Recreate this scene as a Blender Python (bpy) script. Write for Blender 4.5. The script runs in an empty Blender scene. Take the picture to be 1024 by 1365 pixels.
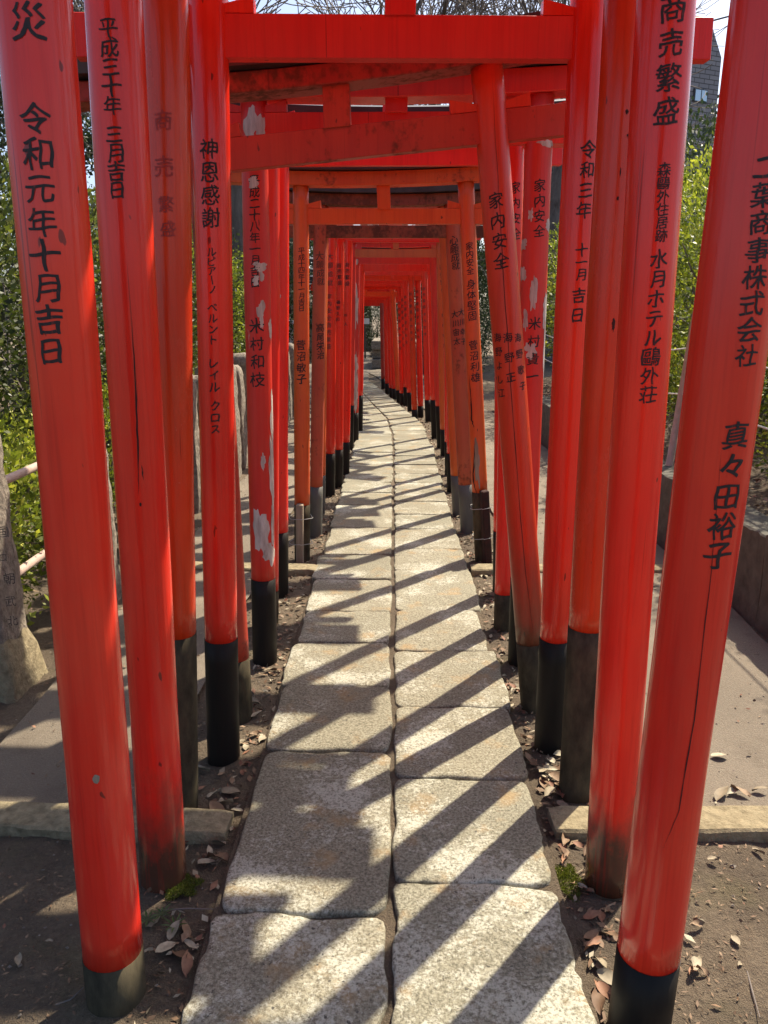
import bpy, bmesh, math, random
import numpy as np
from mathutils import Vector, Matrix, noise

random.seed(7); rng = np.random.default_rng(7)
scene = bpy.context.scene
COL = scene.collection

# ------------------------------------------------------------------ camera
FPX, CX, CY = 1025.0, 512.0, 682.5            # focal length and centre in photo pixels
PITCH, YAW, EYE = math.radians(14.3), math.atan(13/1025), 1.5
cam = bpy.data.cameras.new('camera'); cam_o = bpy.data.objects.new('camera', cam); COL.objects.link(cam_o)
cam.sensor_width = 36; cam.sensor_fit = 'AUTO'; cam.lens = FPX/1365*36; cam.clip_end = 2000; cam.clip_start = 0.05
cam_o.location = (0, 0, EYE); cam_o.rotation_euler = (math.pi/2 - PITCH, 0, YAW)
scene.camera = cam_o

# ------------------------------------------------------------------ light
SUN_EL, SUN_AZ = math.radians(55), math.radians(39)       # azimuth to the right of straight ahead
to_sun = Vector((math.sin(SUN_AZ)*math.cos(SUN_EL), math.cos(SUN_AZ)*math.cos(SUN_EL), math.sin(SUN_EL)))
world = bpy.data.worlds.new('World'); scene.world = world; world.use_nodes = True
wn = world.node_tree.nodes; wl = world.node_tree.links
sky = wn.new('ShaderNodeTexSky'); sky.sky_type = 'NISHITA'; sky.sun_disc = False
sky.sun_elevation = SUN_EL; sky.sun_rotation = SUN_AZ; sky.air_density = 0.8; sky.dust_density = 2.8; sky.ozone_density = 1.0
wl.new(sky.outputs[0], wn['Background'].inputs[0]); wn['Background'].inputs[1].default_value = 0.115
sun = bpy.data.lights.new('sun', 'SUN'); sun.energy = 4.7; sun.angle = math.radians(0.8); sun.color = (1.0, 0.88, 0.69)
sun_o = bpy.data.objects.new('sun', sun); COL.objects.link(sun_o); sun_o.rotation_euler = to_sun.to_track_quat('Z', 'Y').to_euler()
sun_o.location = (5, 6, 12)
vs = scene.view_settings; vs.view_transform = 'Standard'; vs.look = 'None'; vs.exposure = 1.08; vs.gamma = 1.0; vs.use_curve_mapping = False
scene.cycles.max_bounces = 12; scene.cycles.diffuse_bounces = 9; scene.cycles.transparent_max_bounces = 6
scene.cycles.use_denoising = True

# ------------------------------------------------------------------ pixel helpers
_R = Vector((math.cos(YAW), math.sin(YAW), 0)); _F = Vector((-math.sin(YAW), math.cos(YAW), 0))
_FW = _F*math.cos(PITCH) - Vector((0, 0, math.sin(PITCH))); _UP = _F*math.sin(PITCH) + Vector((0, 0, math.cos(PITCH)))
EYEP = Vector((0, 0, EYE))
def ray(x, y): return (_FW + _R*((x-CX)/FPX) + _UP*((CY-y)/FPX)).normalized()
def on_ground(x, y, z=0.0):
    d = ray(x, y); return EYEP + d*((z-EYE)/d.z)
def on_plane_y(x, y, Y):
    d = ray(x, y); return EYEP + d*(Y/d.y)
def proj(p):
    v = Vector(p)-EYEP; w = v.dot(_FW); return (CX+FPX*v.dot(_R)/w, CY-FPX*v.dot(_UP)/w)

# ------------------------------------------------------------------ object helpers
def mesh_obj(name, verts, faces, mat, parent=None, smooth=False, loc=None):
    me = bpy.data.meshes.new(name); me.from_pydata([tuple(v) for v in verts], [], [tuple(f) for f in faces])
    if mat is not None: me.materials.append(mat)
    if smooth: me.polygons.foreach_set('use_smooth', [True]*len(me.polygons))
    me.update()
    o = bpy.data.objects.new(name, me); COL.objects.link(o)
    if parent is not None: o.parent = parent
    if loc is not None: o.location = loc
    return o
def empty(name, loc=(0, 0, 0)):
    o = bpy.data.objects.new(name, None); COL.objects.link(o); o.location = loc; o.empty_display_size = 0.1
    return o
def tag(o, label=None, cat=None, group=None, kind=None):
    if label: o['label'] = label
    if cat: o['category'] = cat
    if group: o['group'] = group
    if kind: o['kind'] = kind
    return o
def fast_mesh(name, V, F, mat, attr=None, smooth=False):
    """V (n,3) array, F (m,k) array of same-size polygons; attr: one float per face -> 'tint'"""
    V = np.asarray(V, np.float32); F = np.asarray(F, np.int32); k = F.shape[1]
    me = bpy.data.meshes.new(name); me.vertices.add(len(V)); me.vertices.foreach_set('co', V.ravel())
    me.loops.add(F.size); me.loops.foreach_set('vertex_index', F.ravel())
    me.polygons.add(len(F)); me.polygons.foreach_set('loop_start', np.arange(0, F.size, k, dtype=np.int32))
    me.polygons.foreach_set('loop_total', np.full(len(F), k, np.int32))
    if smooth: me.polygons.foreach_set('use_smooth', np.ones(len(F), bool))
    if attr is not None:
        a = me.attributes.new('tint', 'FLOAT', 'FACE'); a.data.foreach_set('value', np.asarray(attr, np.float32))
    me.materials.append(mat); me.update(); me.validate()
    return me
def link_mesh(name, me, parent=None):
    o = bpy.data.objects.new(name, me); COL.objects.link(o)
    if parent is not None: o.parent = parent
    return o
def box_vf(c, ax, ay, az):
    """box from centre and three half-axis vectors"""
    c = Vector(c); v = [c+ax*sx+ay*sy+az*sz for sx in (-1, 1) for sy in (-1, 1) for sz in (-1, 1)]
    f = [(0, 1, 3, 2), (4, 6, 7, 5), (0, 4, 5, 1), (2, 3, 7, 6), (0, 2, 6, 4), (1, 5, 7, 3)]
    return v, f
def bevel_obj(o, w=0.003, seg=1):
    bm = bmesh.new(); bm.from_mesh(o.data)
    bmesh.ops.recalc_face_normals(bm, faces=bm.faces)
    bmesh.ops.bevel(bm, geom=list(bm.edges), offset=w, segments=seg, affect='EDGES', profile=0.6)
    bm.to_mesh(o.data); bm.free()
def tube(points, radii, sides=8, cap=True):
    """swept tube along points"""
    P = [Vector(p) for p in points]; verts = []; faces = []
    n = len(P); up = Vector((0, 0, 1))
    for i, p in enumerate(P):
        t = (P[min(i+1, n-1)]-P[max(i-1, 0)]).normalized()
        a = t.cross(up)
        if a.length < 1e-3: a = t.cross(Vector((1, 0, 0)))
        a.normalize(); b = t.cross(a)
        for k in range(sides):
            an = 2*math.pi*k/sides
            verts.append(p+(a*math.cos(an)+b*math.sin(an))*radii[i])
    for i in range(n-1):
        for k in range(sides):
            k2 = (k+1) % sides
            faces.append((i*sides+k, i*sides+k2, (i+1)*sides+k2, (i+1)*sides+k))
    if cap:
        faces.append(tuple(range(sides))); faces.append(tuple(reversed(range((n-1)*sides, n*sides))))
    return verts, faces

# ------------------------------------------------------------------ materials
class NT:
    def __init__(s, name):
        s.m = bpy.data.materials.new(name); s.m.use_nodes = True; s.n = s.m.node_tree.nodes; s.l = s.m.node_tree.links
        s.b = s.n['Principled BSDF']; s.out = s.n['Material Output']
    def add(s, t, **kw):
        n = s.n.new(t)
        for k, v in kw.items(): setattr(n, k, v)
        return n
    def link(s, a, b): s.l.new(a, b)
    def coord(s, scale=(1, 1, 1), rand=True, world=False):
        if world: src = s.add('ShaderNodeNewGeometry').outputs['Position']
        else: src = s.add('ShaderNodeTexCoord').outputs['Object']
        if rand:
            oi = s.add('ShaderNodeObjectInfo'); mm = s.add('ShaderNodeMath', operation='MULTIPLY'); mm.inputs[1].default_value = 37.0
            s.link(oi.outputs['Random'], mm.inputs[0]); va = s.add('ShaderNodeVectorMath', operation='ADD')
            s.link(src, va.inputs[0]); s.link(mm.outputs[0], va.inputs[1]); src = va.outputs[0]
        mp = s.add('ShaderNodeMapping'); mp.inputs['Scale'].default_value = scale; s.link(src, mp.inputs[0]); return mp.outputs[0]
    def noise(s, vec, scale, detail=4, rough=0.55, dist=0.0):
        n = s.add('ShaderNodeTexNoise'); n.inputs['Scale'].default_value = scale; n.inputs['Detail'].default_value = detail
        n.inputs['Roughness'].default_value = rough; n.inputs['Distortion'].default_value = dist
        s.link(vec, n.inputs['Vector']); return n.outputs['Fac']
    def ramp(s, fac, stops):
        r = s.add('ShaderNodeValToRGB'); e = r.color_ramp.elements
        while len(e) < len(stops): e.new(0.5)
        for el, (p, c) in zip(e, stops):
            el.position = p; el.color = (c, c, c, 1) if isinstance(c, (int, float)) else (*c, 1)
        s.link(fac, r.inputs[0]); return r.outputs['Color']
    def mix(s, fac, a, b, blend='MIX'):
        n = s.add('ShaderNodeMix', data_type='RGBA', blend_type=blend)
        for sock, v in ((n.inputs[0], fac), (n.inputs[6], a), (n.inputs[7], b)):
            if isinstance(v, (int, float)): sock.default_value = v
            elif isinstance(v, tuple): sock.default_value = (*v, 1) if len(v) == 3 else v
            else: s.link(v, sock)
        return n.outputs[2]
    def math(s, op, a, b=0.0, clamp=False):
        n = s.add('ShaderNodeMath', operation=op); n.use_clamp = clamp
        for sock, v in ((n.inputs[0], a), (n.inputs[1], b)):
            if isinstance(v, (int, float)): sock.default_value = v
            else: s.link(v, sock)
        return n.outputs[0]
    def bump(s, h, strength, dist=0.01):
        b = s.add('ShaderNodeBump'); b.inputs['Strength'].default_value = strength; b.inputs['Distance'].default_value = dist
        s.link(h, b.inputs['Height']); s.link(b.outputs[0], s.b.inputs['Normal'])
    def set(s, color=None, rough=None, **kw):
        if color is not None:
            if isinstance(color, tuple): s.b.inputs['Base Color'].default_value = (*color, 1)
            else: s.link(color, s.b.inputs['Base Color'])
        if rough is not None:
            if isinstance(rough, (int, float)): s.b.inputs['Roughness'].default_value = rough
            else: s.link(rough, s.b.inputs['Roughness'])
        for k, v in kw.items(): s.b.inputs[k.replace('_', ' ')].default_value = v
        return s.m

def paint(name, col, rough=0.28, wear=0.0, dirt=0.0, foot=0.0, footz=0.35, spec=0.5):
    """lacquered timber: streaks along the post, chips, grime patches, dirty foot"""
    t = NT(name)
    st = t.noise(t.coord((1, 1, 0.06)), 26, 4, 0.6); big = t.noise(t.coord(), 3.2, 3)
    c2 = tuple(x*0.74 for x in col); c3 = (min(1, col[0]*1.06), col[1]*1.5+0.004, col[2]*1.25)
    c = t.mix(t.ramp(big, [(0.35, 0.0), (0.7, 1.0)]), col, c3)
    c = t.mix(t.math('MULTIPLY', t.ramp(st, [(0.45, 0.0), (0.75, 1.0)]), 0.55), c, c2)
    chip = t.ramp(t.noise(t.coord((1, 1, 0.4)), 34, 2, 0.5), [(0.745, 0.0), (0.765, 1.0)])
    c = t.mix(t.math('MULTIPLY', chip, 0.75), c, (0.035, 0.012, 0.01))
    rr = rough
    if wear > 0:
        w = t.ramp(t.noise(t.coord((1, 1, 0.35)), 8, 6, 0.65), [(0.72-wear*0.2, 0.0), (0.76-wear*0.2, 1.0)])
        c = t.mix(w, c, (0.5, 0.36, 0.31))
    if dirt > 0:
        d1 = t.noise(t.coord((1, 1, 0.8)), 5, 5, 0.65); d2 = t.noise(t.coord((1, 1, 0.8)), 40, 3, 0.6)
        d = t.ramp(t.math('ADD', t.math('MULTIPLY', d1, 0.7), t.math('MULTIPLY', d2, 0.4)), [(0.78-dirt*0.4, 0.0), (0.86-dirt*0.3, 1.0)])
        c = t.mix(t.math('MULTIPLY', d, min(0.92, 0.45+dirt*0.6)), c, (0.075, 0.032, 0.022))
        rr = t.math('ADD', t.math('MULTIPLY', d, 0.35), rough)
    if foot > 0:
        sep = t.add('ShaderNodeSeparateXYZ'); t.link(t.add('ShaderNodeNewGeometry').outputs['Position'], sep.inputs[0])
        z = t.math('ADD', sep.outputs['Z'], t.math('MULTIPLY', t.math('SUBTRACT', t.noise(t.coord((1, 1, 0.5)), 9, 5, 0.7), 0.5), 0.5))
        f = t.math('SUBTRACT', 1.0, t.math('DIVIDE', z, footz), clamp=True)
        c = t.mix(t.math('MULTIPLY', t.ramp(f, [(0.15, 0.0), (0.75, 1.0)]), foot), c, (0.055, 0.042, 0.026))
    grain = t.noise(t.coord((1, 1, 0.03)), 120, 3, 0.6)
    c = t.mix(t.math('MULTIPLY', t.ramp(grain, [(0.52, 0.0), (0.72, 1.0)]), 0.28), c, tuple(x*0.6 for x in col))
    dust = t.ramp(t.noise(t.coord((1, 1, 0.5)), 6.5, 6, 0.7), [(0.5, 0.0), (0.8, 1.0)])
    c = t.mix(t.math('MULTIPLY', dust, 0.22), c, (0.50, 0.10, 0.055))
    chk = t.ramp(t.noise(t.coord((1, 1, 0.014)), 46, 2, 0.5), [(0.715, 0.0), (0.735, 1.0)])
    c = t.mix(t.math('MULTIPLY', chk, 0.6), c, tuple(x*0.22 for x in col))
    rr = t.math('ADD', rr, t.math('ADD', t.math('MULTIPLY', dust, 0.12), t.math('MULTIPLY', grain, 0.05)))
    t.bump(t.math('ADD', st, t.math('MULTIPLY', grain, 0.5)), 0.22, 0.005)
    return t.set(c, rr, Specular_IOR_Level=spec*0.85)

RED = (0.77, 0.027, 0.016); RED2 = (0.77, 0.023, 0.017); ORG = (0.60, 0.078, 0.016); BRN = (0.34, 0.055, 0.026)
M = {}
M['red'] = paint('lacquer_red', RED, 0.15)
M['redfoot'] = paint('lacquer_red_dirty_foot', RED, 0.16, foot=0.95, footz=0.34)
M['redorange'] = paint('lacquer_orange_red', (0.60, 0.036, 0.010), 0.2, dirt=0.08)
M['crimson'] = paint('lacquer_crimson', RED2, 0.26)
M['beamred'] = paint('beam_red', (0.72, 0.022, 0.020), 0.45)
M['olddirty'] = paint('old_red_grimy', (0.42, 0.030, 0.017), 0.45, dirt=0.5)
M['lintelold'] = paint('old_stained_lintel', (0.30, 0.024, 0.018), 0.5, dirt=0.62)
M['leanpost'] = paint('old_red_orange_post', (0.58, 0.042, 0.016), 0.3, dirt=0.1, foot=0.9, footz=0.85)
M['peel'] = paint('peeling_red', (0.64, 0.024, 0.016), 0.4, wear=0.12)
M['peel2'] = paint('badly_peeling_red', (0.58, 0.028, 0.022), 0.45, wear=0.55)
M['orange'] = paint('old_orange', ORG, 0.42, dirt=0.1)
M['orangedirty'] = paint('old_orange_grimy', ORG, 0.5, dirt=0.42)
M['brown'] = paint('faded_brown_red', (0.42, 0.06, 0.028), 0.55, dirt=0.4)
M['browndark'] = paint('blackened_beam', (0.22, 0.045, 0.025), 0.6, dirt=0.75)

def plain(name, c1, c2, scale, rough, bump=0.2, stretch=(1, 1, 1), dist=0.005):
    t = NT(name); n = t.noise(t.coord(stretch), scale, 6, 0.65)
    t.bump(n, bump, dist)
    return t.set(t.mix(t.ramp(n, [(0.3, 0.0), (0.7, 1.0)]), c1, c2), rough)
M['black'] = plain('black_foot_paint', (0.009, 0.008, 0.008), (0.022, 0.018, 0.014), 14, 0.5, 0.1, (1, 1, 0.15))
M['blackdirty'] = plain('worn_black_foot', (0.02, 0.018, 0.013), (0.095, 0.078, 0.048), 16, 0.85, 0.5, (1, 1, 0.4))
for _k, _sp in (('black', 0.15), ('blackdirty', 0.12)): M[_k].node_tree.nodes['Principled BSDF'].inputs['Specular IOR Level'].default_value = _sp
M['greyfoot'] = plain('grey_metal_foot', (0.06, 0.06, 0.055), (0.115, 0.11, 0.098), 9, 0.55, 0.15, (1, 1, 0.4))
M['roof'] = plain('black_roof_board', (0.014, 0.014, 0.017), (0.045, 0.045, 0.05), 10, 0.45, 0.15)
def ink_mat():
    t = NT('brushed_ink'); n = t.noise(t.coord((1, 1, 0.5)), 90, 4, 0.7); dry = t.noise(t.coord((1, 1, 0.25)), 160, 3, 0.7)
    c = t.mix(t.ramp(n, [(0.3, 0.0), (0.7, 1.0)]), (0.007, 0.005, 0.006), (0.028, 0.014, 0.013))
    c = t.mix(t.math('MULTIPLY', t.ramp(dry, [(0.60, 0.0), (0.70, 1.0)]), 0.65), c, (0.22, 0.02, 0.012)); return t.set(c, 0.65)
M['ink'] = ink_mat()
M['inkfaded'] = plain('faded_ink', (0.20, 0.016, 0.010), (0.42, 0.024, 0.012), 70, 0.5, 0.0)
M['inkold'] = plain('greyed_ink', (0.05, 0.022, 0.018), (0.13, 0.03, 0.02), 70, 0.6, 0.0)
M['primer'] = plain('bare_primer', (0.32, 0.26, 0.225), (0.70, 0.63, 0.56), 40, 0.85, 0.9, (1, 1, 0.2))
M['barewood'] = plain('bare_weathered_wood', (0.16, 0.12, 0.085), (0.34, 0.28, 0.21), 30, 0.85, 0.6, (1, 1, 0.12))
M['crack'] = plain('dark_crack', (0.012, 0.006, 0.005), (0.05, 0.012, 0.008), 30, 0.9, 0.0)
M['wire'] = plain('steel_wire', (0.25, 0.25, 0.25), (0.4, 0.4, 0.38), 30, 0.4, 0.0)

def slab_mat():
    t = NT('weathered_granite')
    v = t.coord(); vw = t.coord(rand=False, world=True)
    fine = t.noise(v, 125, 4, 0.75); mid = t.noise(v, 26, 5, 0.7); big = t.noise(vw, 2.4, 4, 0.6)
    oi = t.add('ShaderNodeObjectInfo')
    c = t.mix(t.ramp(big, [(0.35, 0.0), (0.65, 1.0)]), (0.132, 0.124, 0.086), (0.215, 0.20, 0.138))
    c = t.mix(t.math('MULTIPLY', oi.outputs['Random'], 0.6), c, (0.24, 0.19, 0.115))
    sp = t.ramp(fine, [(0.38, 0.0), (0.5, 0.5), (0.62, 1.0)])
    c = t.mix(0.62, c, t.mix(sp, (0.055, 0.051, 0.038), (0.37, 0.36, 0.275)))
    lich = t.math('ADD', t.math('MULTIPLY', t.noise(vw, 3.1, 3, 0.6), 0.62), t.math('MULTIPLY', t.noise(v, 62, 5, 0.8), 0.55))
    sepn = t.add('ShaderNodeSeparateXYZ'); t.link(t.add('ShaderNodeNewGeometry').outputs['Position'], sepn.inputs[0])
    near = t.ramp(t.math('DIVIDE', sepn.outputs['Y'], 10.0), [(0.14, 0.055), (0.21, 0.0)])   # lichen crust thickest on the first stones of the path
    lich = t.math('ADD', lich, near)
    lm = t.math('MULTIPLY', t.ramp(lich, [(0.61, 0.0), (0.67, 1.0)]), t.ramp(fine, [(0.36, 0.15), (0.52, 1.0)]))
    och = t.ramp(t.noise(vw, 6.5, 4, 0.6), [(0.56, 0.0), (0.68, 1.0)])
    c = t.mix(t.math('MULTIPLY', och, 0.6), c, (0.30, 0.195, 0.082))
    c = t.mix(t.math('MULTIPLY', lm, 0.85), c, (0.445, 0.445, 0.375))
    c = t.mix(t.math('MULTIPLY', t.math('FRACT', t.math('MULTIPLY', oi.outputs['Random'], 7.31)), 0.42), c, t.mix(1.0, c, (0.62, 0.58, 0.52), 'MULTIPLY'))
    pits = t.ramp(t.noise(v, 75, 2, 0.5), [(0.27, 0.0), (0.33, 1.0)])
    c = t.mix(t.math('SUBTRACT', 1.0, pits), c, (0.06, 0.055, 0.045))
    h = t.math('ADD', t.math('MULTIPLY', fine, 0.35), t.math('MULTIPLY', mid, 0.9))
    t.bump(h, 0.8, 0.008)
    return t.set(c, 0.85)
M['slab'] = slab_mat()

def soil_mat():
    t = NT('dark_soil'); v = t.coord(rand=False, world=True)
    a = t.noise(v, 3, 5, 0.65); b = t.noise(v, 60, 5, 0.75); c0 = t.noise(v, 220, 3, 0.7)
    c = t.mix(t.ramp(a, [(0.35, 0.0), (0.65, 1.0)]), (0.125, 0.094, 0.062), (0.235, 0.18, 0.12))
    c = t.mix(t.ramp(b, [(0.35, 0.0), (0.7, 1.0)]), t.mix(0.55, c, (0.05, 0.036, 0.026)), c)
    c = t.mix(t.math('MULTIPLY', t.ramp(c0, [(0.62, 0.0), (0.7, 1.0)]), 0.6), c, (0.34, 0.28, 0.21))
    moss = t.ramp(t.noise(v, 1.7, 4, 0.6), [(0.58, 0.0), (0.7, 1.0)])
    c = t.mix(t.math('MULTIPLY', moss, 0.4), c, (0.12, 0.115, 0.035))
    t.bump(t.math('ADD', t.math('MULTIPLY', b, 0.8), t.math('MULTIPLY', c0, 0.4)), 1.0, 0.03)
    return t.set(c, 0.95)
M['soil'] = soil_mat()
def lane_mat():
    t = NT('grey_paving'); v = t.coord(rand=False, world=True)
    a = t.noise(v, 2.2, 5, 0.6); b = t.noise(v, 130, 4, 0.7)
    c = t.mix(t.ramp(a, [(0.3, 0.0), (0.7, 1.0)]), (0.145, 0.118, 0.086), (0.235, 0.195, 0.145))
    c = t.mix(t.math('MULTIPLY', t.ramp(b, [(0.4, 0.0), (0.62, 1.0)]), 0.4), c, (0.105, 0.093, 0.08))
    dirt = t.ramp(t.noise(v, 5, 5, 0.65), [(0.52, 0.0), (0.66, 1.0)])
    c = t.mix(t.math('MULTIPLY', dirt, 0.5), c, (0.10, 0.078, 0.056))
    g = t.noise(v, 320, 2, 0.6); c = t.mix(t.math('MULTIPLY', t.ramp(g, [(0.58, 0.0), (0.66, 1.0)]), 0.5), c, (0.34, 0.30, 0.24))
    damp = t.ramp(t.noise(v, 1.1, 5, 0.6), [(0.48, 0.0), (0.62, 1.0)]); c = t.mix(t.math('MULTIPLY', damp, 0.35), c, (0.075, 0.06, 0.045))
    t.bump(t.math('ADD', b, t.math('MULTIPLY', g, 0.5)), 0.8, 0.008); return t.set(c, 0.9)
M['lane'] = lane_mat()
M['kerb'] = plain('kerb_stone', (0.13, 0.105, 0.06), (0.31, 0.26, 0.16), 30, 0.95, 1.0, (1, 1, 1), 0.012)
M['wallstone'] = plain('dark_wall_stone', (0.055, 0.052, 0.042), (0.125, 0.118, 0.095), 14, 0.9, 0.8)
M['walltop'] = plain('concrete_coping', (0.20, 0.19, 0.175), (0.30, 0.285, 0.26), 18, 0.9, 0.5)
M['post'] = plain('carved_stone_post', (0.10, 0.083, 0.066), (0.34, 0.295, 0.24), 34, 0.95, 1.0, (1, 1, 0.7), 0.02)
M['carve'] = plain('carved_letter_shadow', (0.06, 0.052, 0.045), (0.11, 0.095, 0.085), 38, 0.95, 0.3)
M['pipe'] = plain('pink_beige_pipe', (0.34, 0.24, 0.20), (0.47, 0.36, 0.31), 20, 0.6, 0.2)
M['rope'] = plain('pale_rope', (0.55, 0.56, 0.50), (0.7, 0.7, 0.64), 90, 0.8, 0.3)
M['bark'] = plain('bark', (0.055, 0.042, 0.034), (0.15, 0.125, 0.105), 12, 0.95, 0.9, (1, 1, 0.25), 0.02)
M['twig'] = plain('twig_bark', (0.10, 0.085, 0.075), (0.19, 0.165, 0.15), 12, 0.95, 0.3)

def leaf_mat(name, stops, trans=0.35, rough=0.45):
    t = NT(name); a = t.add('ShaderNodeAttribute', attribute_name='tint')
    c = t.ramp(a.outputs['Fac'], stops); t.set(c, rough, Specular_IOR_Level=0.35)
    tr = t.add('ShaderNodeBsdfTranslucent'); t.link(t.mix(1.0, c, (1.15, 1.25, 0.6), 'MULTIPLY'), tr.inputs[0])
    mx = t.add('ShaderNodeMixShader'); mx.inputs[0].default_value = trans
    t.link(t.b.outputs[0], mx.inputs[1]); t.link(tr.outputs[0], mx.inputs[2]); t.link(mx.outputs[0], t.out.inputs[0])
    return t.m
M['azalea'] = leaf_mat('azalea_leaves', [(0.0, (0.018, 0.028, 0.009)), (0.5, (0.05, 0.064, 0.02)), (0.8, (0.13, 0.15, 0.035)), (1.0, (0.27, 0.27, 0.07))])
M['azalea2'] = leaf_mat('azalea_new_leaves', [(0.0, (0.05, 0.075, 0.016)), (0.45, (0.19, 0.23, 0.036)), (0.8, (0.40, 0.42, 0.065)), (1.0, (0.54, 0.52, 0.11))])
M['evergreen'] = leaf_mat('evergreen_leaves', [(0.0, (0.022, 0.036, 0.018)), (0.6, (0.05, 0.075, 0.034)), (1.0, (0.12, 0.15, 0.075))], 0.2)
M['moss'] = leaf_mat('moss_tufts', [(0.0, (0.06, 0.075, 0.012)), (1.0, (0.17, 0.19, 0.03))], 0.25, 0.9)
M['weed'] = leaf_mat('weed_leaves', [(0.0, (0.10, 0.14, 0.05)), (1.0, (0.2, 0.25, 0.11))], 0.3)
def dry_mat(name, c1, c2):
    t = NT(name); oi = t.add('ShaderNodeObjectInfo'); a = t.add('ShaderNodeAttribute', attribute_name='tint')
    r = t.math('FRACT', t.math('ADD', oi.outputs['Random'], a.outputs['Fac']))
    n = t.noise(t.coord(), 55, 3); c = t.mix(r, c1, c2)
    c = t.mix(t.ramp(n, [(0.35, 0.0), (0.75, 0.6)]), c, tuple(x*0.5 for x in c1)); return t.set(c, 0.7)
M['dryleaf'] = dry_mat('dry_leaf_brown', (0.12, 0.065, 0.034), (0.27, 0.18, 0.105))
M['paleleaf'] = dry_mat('dry_leaf_pale', (0.23, 0.185, 0.12), (0.42, 0.375, 0.27))
M['redleaf'] = dry_mat('dry_leaf_red', (0.16, 0.06, 0.034), (0.28, 0.145, 0.08))

# ------------------------------------------------------------------ setting: ground, path, lanes, kerbs
SOIL_Z = -0.035
def pcx(Y): return float(np.interp(Y, [0, 9.0, 10.2, 11.75, 13.4, 16.3, 20, 30], [0, 0, -0.02, -0.11, -0.34, -0.72, -1.25, -2.8]))

def ground():
    def axis(lo, hi, step, far):
        a = list(np.arange(lo, hi+1e-6, step)); g = step; x = lo; left = []
        while x > -far: g *= 1.45; x -= g; left.append(x)
        g = step; x = hi; right = []
        while x < far: g *= 1.45; x += g; right.append(x)
        return np.array(left[::-1]+a+right)
    xs = axis(-2.2, 2.2, 0.024, 700); ys = axis(0.7, 5.0, 0.024, 900)
    V = np.zeros((len(ys), len(xs), 3)); V[..., 0] = xs[None]; V[..., 1] = ys[:, None]
    for j, y in enumerate(ys):
        for i, x in enumerate(xs):
            if -2.5 < x < 2.5 and 0 < y < 7:
                h = noise.fractal(Vector((x*5, y*5, 0)), 1.0, 2.0, 3)*0.011 + noise.noise(Vector((x*22, y*22, 3)))*0.007 + noise.noise(Vector((x*48, y*48, 7)))*0.004
                V[j, i, 2] = SOIL_Z + h
            else: V[j, i, 2] = SOIL_Z
    n = len(xs); F = [(j*n+i, j*n+i+1, (j+1)*n+i+1, (j+1)*n+i) for j in range(len(ys)-1) for i in range(n-1)]
    o = link_mesh('ground', fast_mesh('ground', V.reshape(-1, 3), F, M['soil'], smooth=True)); tag(o, kind='structure')
ground()

def strip(name, x0, x1, ylist, z, mat, curve=True, jag=0.0):
    V = []; F = []
    for y in ylist:
        c = pcx(y) if curve else 0
        V += [(c+x0+random.uniform(-jag, jag), y, z), (c+x1+random.uniform(-jag, jag), y, z)]
    for k in range(len(ylist)-1): F.append((2*k, 2*k+1, 2*k+3, 2*k+2))
    return mesh_obj(name, V, F, mat)
ysl = list(np.arange(2.12, 34, 0.35))
tag(strip('pavement', -1.44, -0.80, ysl, -0.014, M['lane'], jag=0.02), kind='structure')
tag(strip('pavement', 0.80, 1.80, ysl, -0.014, M['lane'], jag=0.02), kind='structure')
yard = mesh_obj('far_yard', [(-7, 18.2, -0.009), (-0.6, 18.2, -0.009), (-1.0, 32, -0.009), (-7, 32, -0.009)], [(0, 1, 2, 3)], M['lane']); tag(yard, kind='structure')

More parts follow.
